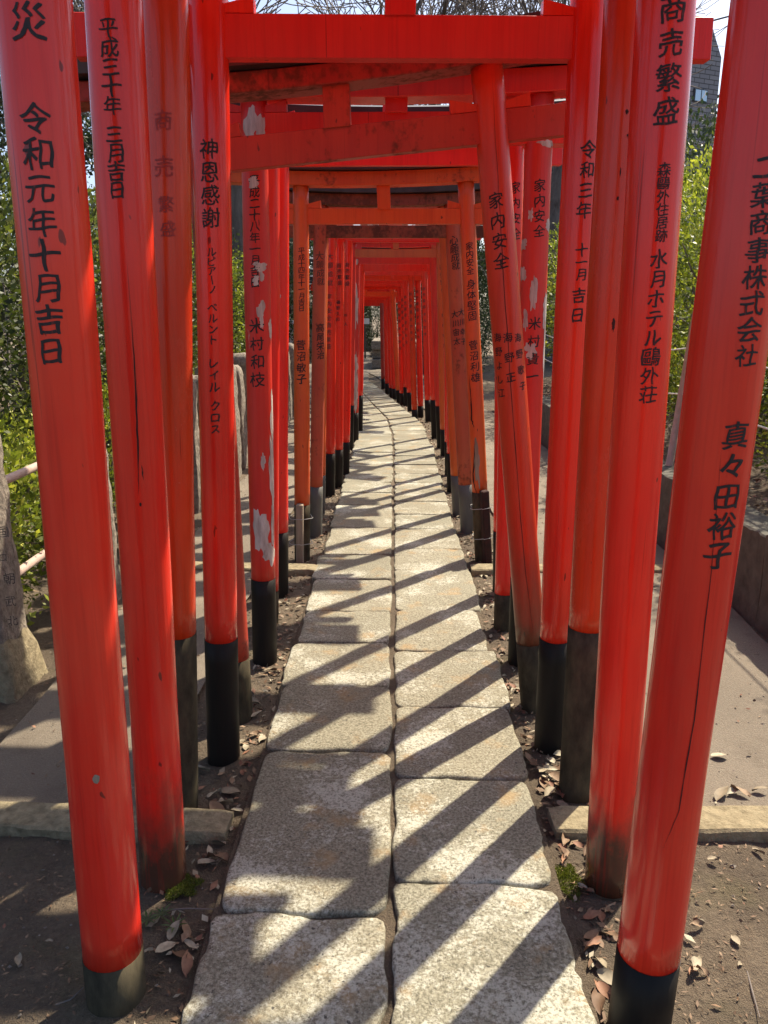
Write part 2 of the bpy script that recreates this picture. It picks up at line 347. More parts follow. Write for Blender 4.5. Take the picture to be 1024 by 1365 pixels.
path = strip('path', -0.47, 0.46, list(np.arange(0.5, 18.6, 0.3)), -0.017, M['soil']); tag(path, kind='structure')
def slab(x0, x1, y0, y1, big=True):
    """one worn paving stone, top near z=0"""
    cx_, cy_ = (x0+x1)/2, (y0+y1)/2; hx, hy = (x1-x0)/2, (y1-y0)/2; sc = pcx(cy_)
    N = 72 if big else 20; rad = random.uniform(0.012, 0.05); out = []
    for k in range(N):
        # walk round a rounded rectangle
        t = k/N*2*(2*hx+2*hy); per = [(2*hx, (1, 0)), (2*hy, (0, 1)), (2*hx, (-1, 0)), (2*hy, (0, -1))]
        p = [(-hx, -hy), (hx, -hy), (hx, hy), (-hx, hy)]; i = 0
        while i < 3 and t > per[i][0]: t -= per[i][0]; i += 1
        px, py = p[i][0]+per[i][1][0]*t, p[i][1]+per[i][1][1]*t
        qx, qy = max(-hx+rad, min(hx-rad, px)), max(-hy+rad, min(hy-rad, py))
        d = Vector((px-qx, py-qy))
        if d.length > rad: d = d.normalized()*rad
        w = noise.noise(Vector((cx_*7+px*9, cy_*7+py*9, 1.3)))*0.015 + noise.noise(Vector((cx_*3+px*30, cy_*3+py*30, 5)))*0.006
        w *= 1.7 if big and cy_ < 2.0 else 1.0
        q = Vector((qx, qy))+d; q *= 1+w/max(0.15, q.length); out.append(q)
    tx, ty = random.uniform(-0.012, 0.012), random.uniform(-0.014, 0.014); dz = random.uniform(-0.004, 0.003)
    rings = [(-0.075, 0.0), (-0.009, 0.0), (-0.003, 0.003), (-0.0005, 0.008), (0.0, 0.022)] + ([(0.0005, 0.09), (0.0, 0.15)] if big else [])
    V = []; F = []
    for z, ins in rings:
        for q in out:
            s = max(0.05, 1-ins/max(0.1, q.length)); x, y = q.x*s, q.y*s
            zz = z+dz+tx*x+ty*y if z > -0.05 else z
            if big and ins >= 0.006: zz += noise.noise(Vector((x*9+cx_*5, y*9+cy_*5, 2)))*0.0035
            V.append((x, y, zz))
    nr = len(rings)
    for r in range(nr-1):
        for k in range(N): k2 = (k+1) % N; F.append((r*N+k, r*N+k2, (r+1)*N+k2, (r+1)*N+k))
    V.append((0, 0, dz)); c = len(V)-1
    for k in range(N): F.append(((nr-1)*N+k, (nr-1)*N+(k+1) % N, c))
    o = mesh_obj('paving_stone', V, F, M['slab'], path, smooth=True); o.location = (cx_+sc, cy_, 0)
    ang = -math.atan((pcx(cy_+0.4)-pcx(cy_-0.4))/0.8); o.rotation_euler.z = -ang if False else math.atan(-(pcx(cy_+0.4)-pcx(cy_-0.4))/0.8)
    return o
def yg(y): return on_ground(520, y).y
left_j = [0.62, 1.10, yg(1217), yg(1001), yg(914), yg(856), yg(815), yg(771), yg(738), yg(704), yg(673), yg(656), yg(643)]
right_j = [0.70, yg(1430), yg(1177), yg(1034), yg(940), yg(867), yg(812), yg(759), yg(731), yg(705), yg(685), yg(668), yg(652)]
for js in (left_j, right_j):
    while js[-1] < 18.3: js.append(js[-1]+random.uniform(0.3, 0.52))
for side, js in ((-1, left_j), (1, right_j)):
    for a, b in zip(js[:-1], js[1:]):
        o_, g = random.uniform(0.452, 0.488) * (1 if side < 0 else 0.97), random.uniform(0.007, 0.015)
        x0, x1 = (-o_, -g) if side < 0 else (g-0.002, o_)
        slab(x0, x1, a+random.uniform(0.003, 0.007), b-random.uniform(0.003, 0.007), big=a < 6.5)

def stone_bar(name, a, b, w, h, mat, parent=None, rough=0.006, z=0.0):
    """long worn stone bar from a to b on the ground (top at z)"""
    a, b = Vector((*a, 0)), Vector((*b, 0)); d = (b-a); L = d.length; d.normalize(); s = Vector((-d.y, d.x, 0))
    n = max(6, int(L/0.04)); prof = [(-w/2, -h), (-w/2, -h*0.5), (-w/2, -0.008), (-w/2+0.007, 0), (0, 0), (w/2-0.007, 0), (w/2, -0.008), (w/2, -h*0.5), (w/2, -h)]
    V = []; F = []; m = len(prof); mid = (a+b)/2
    for i in range(n+1):
        for u, v in prof:
            e = 0.012 if i in (0, n) else 0
            p = a+d*(L*i/n)+s*(u*(1-e*6))+Vector((0, 0, v+z-e*0.4))
            q = noise.noise_vector(p*11)*rough+noise.noise_vector(p*34)*rough*0.6; V.append(p+q*(0.4 if v == 0 else 1)-mid)
    for i in range(n):
        for k in range(m-1): F.append((i*m+k, (i+1)*m+k, (i+1)*m+k+1, i*m+k+1))
    F.append(tuple(range(m))); F.append(tuple(reversed(range(n*m, n*m+m))))
    o = mesh_obj(name, V, F, mat, parent, smooth=True, loc=mid); o.data.set_sharp_from_angle(angle=math.radians(38))
    return o
for (xa, xb, ya, yb) in ((-1.62, -0.50, 2.09, 2.04), (0.49, 1.80, 2.07, 2.09), (-1.45, -0.47, 4.55, 4.50), (0.48, 1.80, 4.52, 4.52)):
    tag(stone_bar('kerb', (xa, ya), (xb, yb), 0.125, 0.10, M['kerb'], z=0.004), kind='structure')

# ------------------------------------------------------------------ torii gates
class Post:
    """tapering round post given by its foot and one higher point of its axis, both read from the photograph"""
    def __init__(s, foot_px, top_px, dia, ytop):
        r = dia/2; g = on_ground(foot_px[0], foot_px[1], SOIL_Z); s.r = r
        s.base = Vector((g.x, g.y+r, SOIL_Z)); t = on_plane_y(top_px[0], top_px[1], s.base.y)
        s.a = (t-s.base).normalized(); s.set_frame()
        s.top = s.s_at(ytop) if ytop is not None else None
    def set_frame(s):
        s.e1 = (Vector((0, -1, 0))-s.a*s.a.dot(Vector((0, -1, 0)))).normalized(); s.e2 = s.e1.cross(s.a)
        if s.e2.x < 0: s.e2.negate()
    def at(s, t): return s.base+s.a*t
    def s_at(s, y):
        lo, hi = 0.0, 4.5
        for _ in range(50):
            m = (lo+hi)/2
            if proj(s.at(m))[1] > y: lo = m
            else: hi = m
        return lo
    def rad(s, t): return s.r*(1.02-0.02*t)
    def wob(s, phi, t): return noise.noise(Vector((s.base.x*9+math.cos(phi)*0.8, s.base.y*7+math.sin(phi)*0.8, t*1.6)))*0.0028
    def surf(s, phi, t, off=0.0): return s.at(t)+(s.e1*math.cos(phi)+s.e2*math.sin(phi))*(s.rad(t)+off+s.wob(phi, t))
    def hit(s, x, y):
        d = ray(x, y); o = EYEP-s.base; dp = d-s.a*d.dot(s.a); op = o-s.a*o.dot(s.a)
        A = dp.dot(dp); B = 2*dp.dot(op); t0 = max(0.2, o.dot(s.a)); C = op.dot(op)-s.rad(1.2)**2; D = B*B-4*A*C
        k = (-B-math.sqrt(D))/(2*A) if D > 0 else -B/(2*A)
        p = EYEP+d*k; q = p-s.base; t = q.dot(s.a); q = q-s.a*t
        return math.atan2(q.dot(s.e2), q.dot(s.e1)), t

def cyl(post, t0, t1, org, off=0.0, seg=28, wob=0.0, uneven=0.0):
    n = max(2, int((t1-t0)/0.08)); V = []; F = []
    for i in range(n+1):
        t = t0+(t1-t0)*i/n
        for k in range(seg):
            ph = 2*math.pi*k/seg; tt = t
            if uneven and i == 0: tt = t+math.sin(ph*2+1)*uneven
            V.append(post.surf(ph, tt, off)-org)
    for i in range(n):
        for k in range(seg): k2 = (k+1) % seg; F.append((i*seg+k, i*seg+k2, (i+1)*seg+k2, (i+1)*seg+k))
    F.append(tuple(reversed(range(seg)))); F.append(tuple(range(n*seg, n*seg+seg)))
    return V, F

_gl = {}
def glyph(ch):
    if ch in _gl: return _gl[ch]
    cu = bpy.data.curves.new('g', 'FONT'); cu.body = ch; cu.size = 1.0; cu.resolution_u = 3; cu.offset = 0.0; cu.fill_mode = 'FRONT'
    o = bpy.data.objects.new('g', cu); COL.objects.link(o); me = bpy.data.meshes.new_from_object(o.evaluated_get(bpy.context.evaluated_depsgraph_get()))
    bm = bmesh.new(); bm.from_mesh(me)
    bmesh.ops.remove_doubles(bm, verts=bm.verts, dist=1e-5)
    xs = [v.co.x for v in bm.verts]; ys_ = [v.co.y for v in bm.verts]
    for k in range(1, 8):
        for co, no in (((k*0.125, 0, 0), (1, 0, 0)), ((0, -0.12+k*0.14, 0), (0, 1, 0))):
            bmesh.ops.bisect_plane(bm, geom=bm.verts[:]+bm.edges[:]+bm.faces[:], plane_co=co, plane_no=no)
    bmesh.ops.triangulate(bm, faces=bm.faces)
    cx_ = (min(xs)+max(xs))/2; cy_ = 0.38; bm.verts.ensure_lookup_table()
    V = []
    for v in bm.verts:
        x, y = v.co.x-cx_, v.co.y-cy_
        x2 = x+0.022*math.sin(y*9+x*3)+0.012*math.sin(x*17+1); y2 = y+0.10*x+0.02*math.sin(x*8+y*4)
        V.append((x2*1.02, y2))
    F = [tuple(w.index for w in f.verts) for f in bm.faces]; bm.free()
    bpy.data.objects.remove(o); bpy.data.curves.remove(cu); bpy.data.meshes.remove(me)
    _gl[ch] = (V, F); return _gl[ch]

def write(post, parent, org, items, mat='ink'):
    """items: (text, first char centre px, last char centre px, height of a character in px); one space = half a step"""
    for text, p0, p1, size in items:
        V = []; F = []
        f0, t0 = post.hit(*p0); f1, t1 = post.hit(*p1)
        dist = (post.surf(f0, t0)-EYEP).dot(_FW); s = size*dist/FPX
        pos = []; c = 0.0
        for ch in text:
            if ch == ' ': c += 0.5
            else: pos.append((ch, c)); c += 1
        tot = pos[-1][1] or 1
        for ch, c in pos:
            k = c/tot; ph = f0+(f1-f0)*k; tt = t0+(t1-t0)*k
            gv, gf = glyph(ch); b = len(V)
            tilt = random.uniform(-0.03, 0.03); sz = s*random.uniform(0.95, 1.06)
            bold = (0.034 if len(gv) < 170 else 0.02)
            for layer, (ox, oy) in enumerate(((-0.5, 0.4), (0.5, -0.4), (0.25, 0.5))):      # brush width: the stroke laid three times
                b = len(V)
                for x, y in gv:
                    if ch == 'ー': x, y = -y*0.9, x
                    x, y = x+tilt*y+ox*bold, y-tilt*x+oy*bold
                    V.append(post.surf(ph+x*sz/post.r, tt+y*sz, 0.0010+0.00012*layer)-org)
                F += [tuple(i+b for i in f) for f in gf]
        mesh_obj('inscription', V, F, M[mat], parent)

def patch(post, parent, org, name, box, mat, jag=0.25, off=0.0014, seed=0):
    """irregular flake of bare surface: box = px (x0, y0, x1, y1)"""
    x0, y0, x1, y1 = box; fa, ta = post.hit(x0, (y0+y1)/2); fb, tb = post.hit(x1, (y0+y1)/2)
    _, tt = post.hit((x0+x1)/2, y0); _, tl = post.hit((x0+x1)/2, y1)
    fc, hw = (fa+fb)/2, abs(fb-fa)/2; tc, hh = (tt+tl)/2, abs(tt-tl)/2; N = 30; V = []; F = []
    for ring, s in enumerate((1.0, 0.72, 0.38)):
        for k in range(N):
            an = 2*math.pi*k/N
            w = 1+noise.noise(Vector((math.cos(an)*1.6+seed*3.1, math.sin(an)*1.6, x0*0.37)))*jag*2.2+noise.noise(Vector((math.cos(an)*5, math.sin(an)*5, y0*0.3+seed)))*jag
            ca, sa = math.cos(an), math.sin(an)
            V.append(post.surf(fc+hw*ca*w*s, tc+hh*sa*w*s, off if ring else off*0.55)-org)
    V.append(post.surf(fc, tc, off)-org)
    for r in range(2):
        for k in range(N): k2 = (k+1) % N; F.append((r*N+k, r*N+k2, (r+1)*N+k2, (r+1)*N+k))
    for k in range(N): F.append((2*N+k, 2*N+(k+1) % N, 3*N))
    return mesh_obj(name, V, F, M[mat], parent)

def crack(post, parent, org, pts, width_px):
    V = []; F = []; P = []
    for (xa, ya), (xb, yb) in zip(pts[:-1], pts[1:]):
        for k in range(6): P.append((xa+(xb-xa)*k/6, ya+(yb-ya)*k/6))
    P.append(pts[-1]); n = len(P)
    for i, (x, y) in enumerate(P):
        f, t = post.hit(x+random.uniform(-0.6, 0.6), y); d = (post.surf(f, t)-EYEP).length; w = width_px*d/FPX/post.r/2*math.sin(math.pi*(i+0.4)/(n-0.2))*random.uniform(0.5, 1.2)
        V += [post.surf(f-w, t, 0.0012)-org, post.surf(f+w, t, 0.0012)-org]
    for i in range(n-1): F.append((2*i, 2*i+1, 2*i+3, 2*i+2))
    return mesh_obj('crack', V, F, M['crack'], parent)

def beam(name, A, B, h, d, mat, parent, org, sori=0.0, n=8, prof=None, bev=0.003):
    """straight or slightly upswept bar between A and B (centre of its underside)"""
    A, B = Vector(A), Vector(B); x = (B-A).normalized(); y = Vector((-x.y, x.x, 0)).normalized()
    z = x.cross(y); z = z if z.z > 0 else -z
    prof = prof or [(-d/2, 0), (d/2, 0), (d/2, h), (-d/2, h)]; m = len(prof); n = n if sori else 1
    V = []; F = []
    for i in range(n+1):
        k = i/n; c = A+(B-A)*k+z*(sori*(2*k-1)**2)
        for u, v in prof: V.append(c+y*u+z*v-org)
    for i in range(n):
        for k in range(m): k2 = (k+1) % m; F.append((i*m+k, i*m+k2, (i+1)*m+k2, (i+1)*m+k))
    F.append(tuple(reversed(range(m)))); F.append(tuple(range(n*m, n*m+m)))
    o = mesh_obj(name, V, F, mat, parent)
    bm = bmesh.new(); bm.from_mesh(o.data); bmesh.ops.recalc_face_normals(bm, faces=bm.faces)
    if bev:
        es = [e for e in bm.edges if len(e.link_faces) == 2 and e.calc_face_angle(0) > 0.6]
        bmesh.ops.bevel(bm, geom=es, offset=bev, segments=1, affect='EDGES')
    bm.to_mesh(o.data); bm.free()
    return o

def gate(label, Lf, Lt, Rf, Rt, dia, nuki, kasagi, black, col='red', beamcol='beamred', kascol=None, foot='black', over=0.32, nh=0.115, strut=True, texts=None, extras=None, roof=True, group=None, kh=0.085, kover=0.42, strutx=0.0):
    """nuki, kasagi: photo y of the underside of the tie beam / lintel at the left and right post; black: photo y where the dark foot ends"""
    dia = dia if isinstance(dia, tuple) else (dia, dia)
    posts = [Post(Lf, Lt, dia[0], kasagi[0]), Post(Rf, Rt, dia[1], kasagi[1])]
    org = (posts[0].base+posts[1].base)/2
    root = empty('torii_gate', org); tag(root, label, 'torii gate', group or 'torii gates over the stone path')
    cols = col if isinstance(col, tuple) else (col, col); kascol = kascol or beamcol; feet = foot if isinstance(foot, tuple) else (foot, foot)
    out = []
    for i, p in enumerate(posts):
        tb = p.s_at(black[i]) if black[i] else 0.0
        V, F = cyl(p, max(tb, -0.05) if tb else -0.08, p.top+0.01, org, wob=0.0028, seg=32 if org.y < 5 else 18)
        pl = mesh_obj('pillar', V, F, M[cols[i]], root, smooth=True); sm(pl)
        if tb:
            V, F = cyl(p, -0.10, tb, org, off=0.0012, wob=0.001, seg=32 if org.y < 5 else 18)
            ft = mesh_obj('pillar_foot', V, F, M[feet[i]], pl, smooth=True); sm(ft)
        if texts and texts[i]:
            for mt, items in texts[i]: write(p, pl, org, items, mt)
        if extras and extras[i]:
            for e in extras[i]: e(p, pl, org)
        out.append(pl)
    tn = [p.s_at(nuki[i]) for i, p in enumerate(posts)]
    A, B = posts[0].at(tn[0]), posts[1].at(tn[1]); x = (B-A).normalized()
    nd = min(0.046, dia[0]*0.42)
    nk = beam('tie_beam', A-x*over, B+x*over, nh, nd, M[beamcol], root, org, bev=0.002)
    KA, KB = posts[0].at(posts[0].top), posts[1].at(posts[1].top); kx = (KB-KA).normalized(); kd = dia[0]*1.12
    beam('lintel', KA-kx*kover, KB+kx*kover, kh, kd, M[kascol], root, org, sori=0.035)
    if roof:
        hz = kh+0.002; pr = [(-kd/2-0.05, hz), (kd/2+0.05, hz), (kd/2+0.055, hz+0.038), (0, hz+0.07), (-kd/2-0.055, hz+0.038)]
        beam('roof_board', KA-kx*(kover+0.05), KB+kx*(kover+0.05), 0, 0, M['roof'], root, org, sori=0.045, prof=pr, bev=0)
    zup = x.cross(Vector((0, 1, 0))).normalized(); zup = zup if zup.z > 0 else -zup
    yv = Vector((0, 1, 0))
    if strut:
        nm = (A+B)/2+x*strutx+zup*nh; km = (KA+KB)/2+kx*strutx; hh = max(0.03, (km-nm).dot(zup)+0.01)
        ce = (nm+km)/2; up = (km-nm).normalized() if (km-nm).length > 0.03 else zup
        w = dia[0]*0.4
        v, f = box_vf(ce-org, x*w, yv*(nd*0.5+0.012), up*(hh/2)); so = mesh_obj('strut', v, f, M[beamcol], root); bevel_obj(so, 0.002)
    if org.y < 9:
        for i, p in enumerate(posts):
            for sgn in ((1, -1) if i == 0 else (-1, 1)):
                r = p.rad(tn[i]); c = (A, B)[i]+zup*(nh+0.0015); wl_ = 0.082*(dia[0]/0.11); h0, h1 = 0.020, 0.042
                pts = []
                for yy in (-nd/2+0.002, nd/2-0.002):
                    for uu, hh in ((r*0.75, 0), (r+wl_, 0), (r+wl_, h1), (r*0.75, h0)): pts.append(c+x*(uu*sgn)+zup*hh+yv*yy-org)
                wg = mesh_obj('wedge', pts, [(0, 1, 2, 3), (7, 6, 5, 4), (0, 4, 5, 1), (1, 5, 6, 2), (2, 6, 7, 3), (3, 7, 4, 0)], M[cols[i]], root)
                bm = bmesh.new(); bm.from_mesh(wg.data); bmesh.ops.recalc_face_normals(bm, faces=bm.faces); bm.to_mesh(wg.data); bm.free()
    return root, posts, org, out

def sm(o):
    """smooth sides, flat caps"""
    me = o.data
    for p in me.polygons: p.use_smooth = len(p.vertices) == 4

def P_(name, box, mat='primer', jag=0.25, seed=0): return lambda p, pl, org: patch(p, pl, org, name, box, mat, jag, seed=seed)
def C_(pts, w): return lambda p, pl, org: crack(p, pl, org, pts, w)
def stake(x, y0, y1, w, mat='barewood'):
    """a timber splint wired to a broken post"""
    def f(p, pl, org):
        fi, tb = p.hit(x, y1); _, tt = p.hit(x, y0); tb = -0.08
        c0, c1 = p.surf(fi, tb, w*0.45)-org, p.surf(fi, tt, w*0.45)-org; up = (c1-c0); n = (p.e1*math.cos(fi)+p.e2*math.sin(fi)); s = n.cross(p.a)
        v, fc = box_vf((c0+c1)/2, s*(w/2), n*(w/2), up/2); o = mesh_obj('splint', v, fc, M[mat], pl); bevel_obj(o, w*0.12)
        for k in (0.45, 0.8):
            t = tb+(tt-tb)*k; pts = [p.surf(2*math.pi*i/20, t+0.004*math.sin(i), (w+0.003)*max(0.03, math.cos(2*math.pi*i/20-fi))**0.5+0.003)-org for i in range(21)]
            v, fc = tube(pts, [0.0022]*21, 5); mesh_obj('wire', v, fc, M['wire'], pl)
    return f

# 1 - 3: the three nearest gates, their beams pass above the picture
gate('glossy vermilion torii gate with a company name in large brushed characters', (143, 1358), (45, 0), (862, 1412), (1031, 0), 0.127, (-330, -330), (-470, -470), (1266, 1268), 'red', foot=('blackdirty', 'black'),
     texts=([('ink', [('災', (37, 28), (37, 28), 48), ('令和元年十月吉日', (46, 158), (68, 468), 42)])],
            [('ink', [('二葉商事株式会社', (1022, 222), (996, 474), 35), ('真々田裕子', (982, 581), (958, 740), 40)])]),
     extras=([P_('paint_chip', (124, 1032, 133, 1044), 'barewood', 0.15)], [C_([(962, 600), (948, 760), (925, 960), (905, 1080), (884, 1130)], 1.5), C_([(876, 1126), (890, 1130)], 2.0)]))
gate('vermilion torii gate with hotel inscription and earth-stained pillar feet', (210, 1192), (151, 0), (818, 1203), (888, 0), 0.122, (-150, -150), (-270, -270), (1178, 1176), 'redfoot', foot='blackdirty',
     texts=([('ink', [('平成三十年 三月吉日', (144, 36), (156, 253), 26)])],
            [('ink', [('商売繁盛', (898, 10), (889, 148), 37), ('森鷗外住居跡', (886, 226), (882, 314), 18), ('水月ホテル鷗外荘', (879, 345), (864, 526), 26)])]),
     extras=([C_([(176, 428), (181, 520), (184, 600), (185, 660)], 2.2), C_([(189, 620), (191, 640)], 1.5), P_('knot', (186, 670, 189, 675), 'crack', 0.1)], []))
gate('orange-red torii gate with worn away lettering and olive-black feet', (232, 1092), (221, 0), (775, 1072), (835, 0), 0.116, (-70, -70), (-180, -180), (843, 835), 'redorange', foot='blackdirty',
     texts=([('inkfaded', [('商売', (217, 160), (218, 222), 27), ('繁盛', (221, 272), (224, 305), 22)])], []),
     extras=([], [P_('paint_chip', (834, 146, 838, 152), 'crack', 0.3), P_('paint_chip', (836, 178, 840, 184), 'crack', 0.3), P_('paint_chip', (822, 262, 825, 268), 'crack', 0.3), P_('paint_chip', (826, 224, 828, 236), 'crack', 0.3), P_('paint_chip', (816, 424, 820, 440), 'crack', 0.3)]))
gate('clean bright red torii gate with katakana lettering and tall black feet', (294, 1022), (278, 0), (737, 1006), (785, 0), 0.110, (80, 82), (-62, -60), (850, 850), 'red', over=0.37, nh=0.112,
     texts=([('ink', [('神恩感謝', (278, 198), (281, 290), 27), ('ルピアーノ', (282, 336), (283, 386), 13), ('ベルント', (283, 410), (285, 453), 14), ('レイル', (285, 484), (286, 516), 15), ('クロス', (287, 541), (287, 572), 15)])],
            [('ink', [('令和三年', (785, 199), (779, 280), 23), ('十一月', (776, 333), (775, 366), 17), ('吉日', (772, 394), (770, 420), 20)])]))
gate('old leaning torii gate with crooked grimy beams and three columns of names', (314, 964), (268, 130), (717, 951), (649, 88), 0.110, (233, 192), (139, 94), (876, 854), ('olddirty', 'leanpost'), beamcol='olddirty', kascol='lintelold', foot=('blackdirty', 'blackdirty'), over=0.33, nh=0.10,
     texts=([], [('ink', [('家内安全', (661, 267), (668, 348), 22), ('海野正', (677, 450), (681, 503), 14), ('海野よし江', (663, 450), (668, 524), 12.5), ('海野歌子', (691, 450), (697, 514), 12.5)])]),
     extras=([], [C_([(655, 92), (664, 240), (672, 380), (684, 560), (700, 760), (712, 850)], 1.0)]), kh=0.060, strutx=-0.03)
L6p = [P_('peeled_patch', b, 'primer', 0.3, k) for k, b in enumerate([(325, 146, 343, 196), (334, 150, 356, 192), (331, 232, 344, 250), (342, 393, 353, 436), (339, 350, 356, 362), (337, 366, 346, 380), (346, 362, 352, 374), (357, 425, 363, 449), (360, 520, 364.5, 600), (359, 590, 365, 660), (361, 655, 365, 730), (348, 603, 354, 627), (337, 684, 357, 730), (352, 724, 366, 752)])]
R6p = [P_('peeled_patch', b, 'primer', 0.35, k) for k, b in enumerate([(694, 319, 703, 334), (694, 356, 702, 374), (707, 374, 716, 416), (697, 415, 704, 440), (700, 457, 714, 477), (724, 385, 730, 440), (724, 430, 730, 500), (727, 292, 733, 308), (718, 186, 738, 196), (705, 278, 711, 294)])]
gate('flaking red torii gate with large white patches of bare primer', (351, 888), (338, 140), (696, 890), (722, 85), 0.107, (195, 193), (137, 132), (770, 770), 'peel', beamcol='crimson', over=0.30, nh=0.115,
     texts=([('ink', [('平成二十八年一月吉日', (339, 240), (340, 376), 15), ('米村和枝', (342, 434), (343, 506), 20)])], [('ink', [('家内安全', (720, 247), (719, 308), 17), ('米村貴一', (713, 431), (709, 502), 18)])]),
     extras=(L6p, R6p))
gate('slim red torii gate pressed against the flaking one', (357, 836), (360, 240), (673, 843), (687, 95), 0.092, (196, 196), (126, 126), (786, 790), 'crimson', beamcol='crimson', over=0.28, nh=0.10, foot='blackdirty',
     texts=([], [('ink', [('家内安全', (687, 250), (688, 312), 15)])]))
gate('plain red torii gate just before the splinted orange one', (371, 797), (373, 250), (670, 795), (673, 300), 0.095, (222, 221), (180, 180), (708, 707), 'crimson', beamcol='crimson', over=0.28, nh=0.115, kh=0.06,
     extras=([P_('peeled_patch', (372, 392, 375, 397), 'primer', 0.3)], []))
gate('faded orange torii gate with broken posts splinted by wired stakes', (402, 750), (401, 250), (645, 750), (621, 245), 0.096, (299, 299), (251, 246), (672, 655), 'orange', beamcol='orange', kascol='orangedirty', foot=('blackdirty', 'blackdirty'), over=0.26, nh=0.085, kh=0.075,
     texts=([('ink', [('平成十四年十一月吉日', (402, 334), (402, 411), 9), ('菅沼敏子', (401, 460), (402, 505), 14)])], [('ink', [('家内安全', (626, 328), (627, 361), 11), ('身体堅固', (628, 379), (630, 421), 13), ('菅沼利雄', (631, 460), (634, 503), 13)])]),
     extras=([stake(401, 671, 750, 0.045)], [stake(648, 652, 752, 0.05, 'crack'), P_('bare_wood_patch', (632, 590, 640, 648), 'barewood', 0.3), C_([(626, 500), (629, 560), (632, 570)], 2.4), C_([(633, 588), (631, 640), (636, 660)], 2.4)]))
gate('weathered brownish torii gate with blackened beams and grey metal feet', (420, 716), (427, 310), (625, 712), (601, 250), (0.09, 0.108), (317, 317), (276, 275), (648, 645), ('brown', 'brown'), beamcol='browndark', kascol='browndark', foot='greyfoot', over=0.26, nh=0.075, kh=0.07, strut=False,
     texts=([('inkold', [('大願成就', (426, 341), (428, 375), 11)]), ('ink', [('高尾栄治', (427, 437), (428, 473), 12)])], [('ink', [('心願成就', (605, 320), (608, 354), 12), ('大川宙太', (606, 419), (609, 455), 10), ('大川幸子', (615, 416), (618, 455), 9)])]))
gate('weathered orange torii gate tucked behind the brownish one', (425, 687), (430, 320), (612, 690), (594, 330), 0.090, (316, 316), (278, 278), (633, 633), 'orange', beamcol='olddirty', foot='greyfoot', over=0.25, nh=0.08, kh=0.06, roof=False)
gate('bright red torii gate first of three tight-set black-footed ones', (439, 662), (442, 318), (603, 657), (602, 335), 0.090, (318, 318), (285, 285), (604, 604), 'red', over=0.25, nh=0.09, kh=0.06,
     texts=([('inkold', [('大願成就', (440, 342), (440, 377), 8), ('家内安全商売繁盛', (439, 395), (438, 462), 7)])], []))
gate('bright red torii gate middle of three tight-set black-footed ones', (451, 651), (453, 320), (605, 646), (604, 335), 0.082, (320, 320), (288, 288), (599, 599), 'red', over=0.25, nh=0.09, kh=0.06,
     texts=([('ink', [('商売繁盛', (452, 354), (453, 377), 6.5), ('磯野久和', (451, 403), (450, 426), 5.5)])], []))
gate('bright red torii gate last of three tight-set black-footed ones', (460, 636), (465, 322), (599, 634), (597, 335), 0.080, (323, 323), (294, 294), (589, 589), 'red', over=0.25, nh=0.09, kh=0.06,
     texts=([('ink', [('商売繁盛', (463, 353), (463, 378), 6.5), ('松人', (461, 420), (461, 432), 4.5)])], []))
gate('orange-red torii gate with pale orange tie beam and stubby strut', (466, 601), (470, 330), (594, 609), (588, 330), (0.085, 0.105), (343, 343), (324, 324), (540, 572), ('peel', 'orange'), beamcol='orange', kascol='red', over=0.25, nh=0.085, kh=0.06,
     texts=([], [('inkold', [('商売繁盛', (589, 356), (591, 386), 7), ('家内安全', (591, 420), (593, 460), 5)])]))
pp = [P_('peeled_patch', b, 'primer', 0.35, k) for k, b in enumerate([(471, 386, 477, 440), (473, 395, 478, 430), (472, 470, 477, 500), (471, 500, 477, 548), (474, 344, 478, 352)])]
gate('small red torii gate with paint stripped in white streaks', (473, 590), (475, 340), (588, 598), (578, 350), 0.088, (352, 352), (330, 330), (550, 541), ('peel2', 'peel'), beamcol='peel', over=0.25, nh=0.09, kh=0.06, extras=(pp, []))
gate('red torii gate where the path begins to bend', (479, 578), (482, 350), (580, 586), (574, 350), 0.085, (362, 362), (340, 340), (527, 533), 'red', beamcol='red', over=0.25, nh=0.10, kh=0.07)

# the gates along the bend: right post read from the photograph, left post one gate width across the path
far = [((571, 563), 533, 367, 'red', 566), ((561, 557), 541, 371, 'red', 557), ((553, 558), 546, 374, 'redorange', 548), ((547, 549), 523, 378, 'red', 541), ((542, 542), 516, 382, 'red', 537), ((536.5, 541), 524, 386, 'red', 533),
       ((532, 538), 520, 395, 'orange', 524), ((526, 533), 518, 397, 'red', 522), ((522, 531), 517, 400, 'red', 518), ((516.5, 526), 511, 404, 'red', 514), ((511, 519), 505, 408, 'olddirty', 509)]
for i, ((fx, fy), by, ny, colr, tx) in enumerate(far):
    g = on_ground(fx, fy, SOIL_Z); sl = (pcx(g.y+0.5)-pcx(g.y-0.5)); perp = Vector((1, sl, 0)).normalized()
    l = g-perp*1.16; lf = proj(l); top = 395
    lt = (lf[0]+1.0, top)
    tl = [[('inkold', [('商売繁盛', (tx-1, ny+18), (tx-0.5, ny+42), 4.5), ('家内安全', (tx, ny+52), (tx+0.8, ny+78), 4)])]] if i < 6 else [[]]
    kb = ny-14
    gate({2: 'orange-red torii gate with very low black feet at the bend', 6: 'dull orange torii gate leaning among red ones at the bend', 10: 'last torii gate of the tunnel with one grimy post'}.get(i, 'vermilion torii gate with black feet along the bend of the path'), (lf[0], lf[1]), lt, (fx, fy), (tx, ny), 0.088, (ny, ny), (kb, kb), (by, by), colr, beamcol=colr if colr != 'olddirty' else 'red', over=0.25, nh=0.08, kh=0.07, texts=([], tl[0]), group='torii gates along the bend', strut=(i == 6))

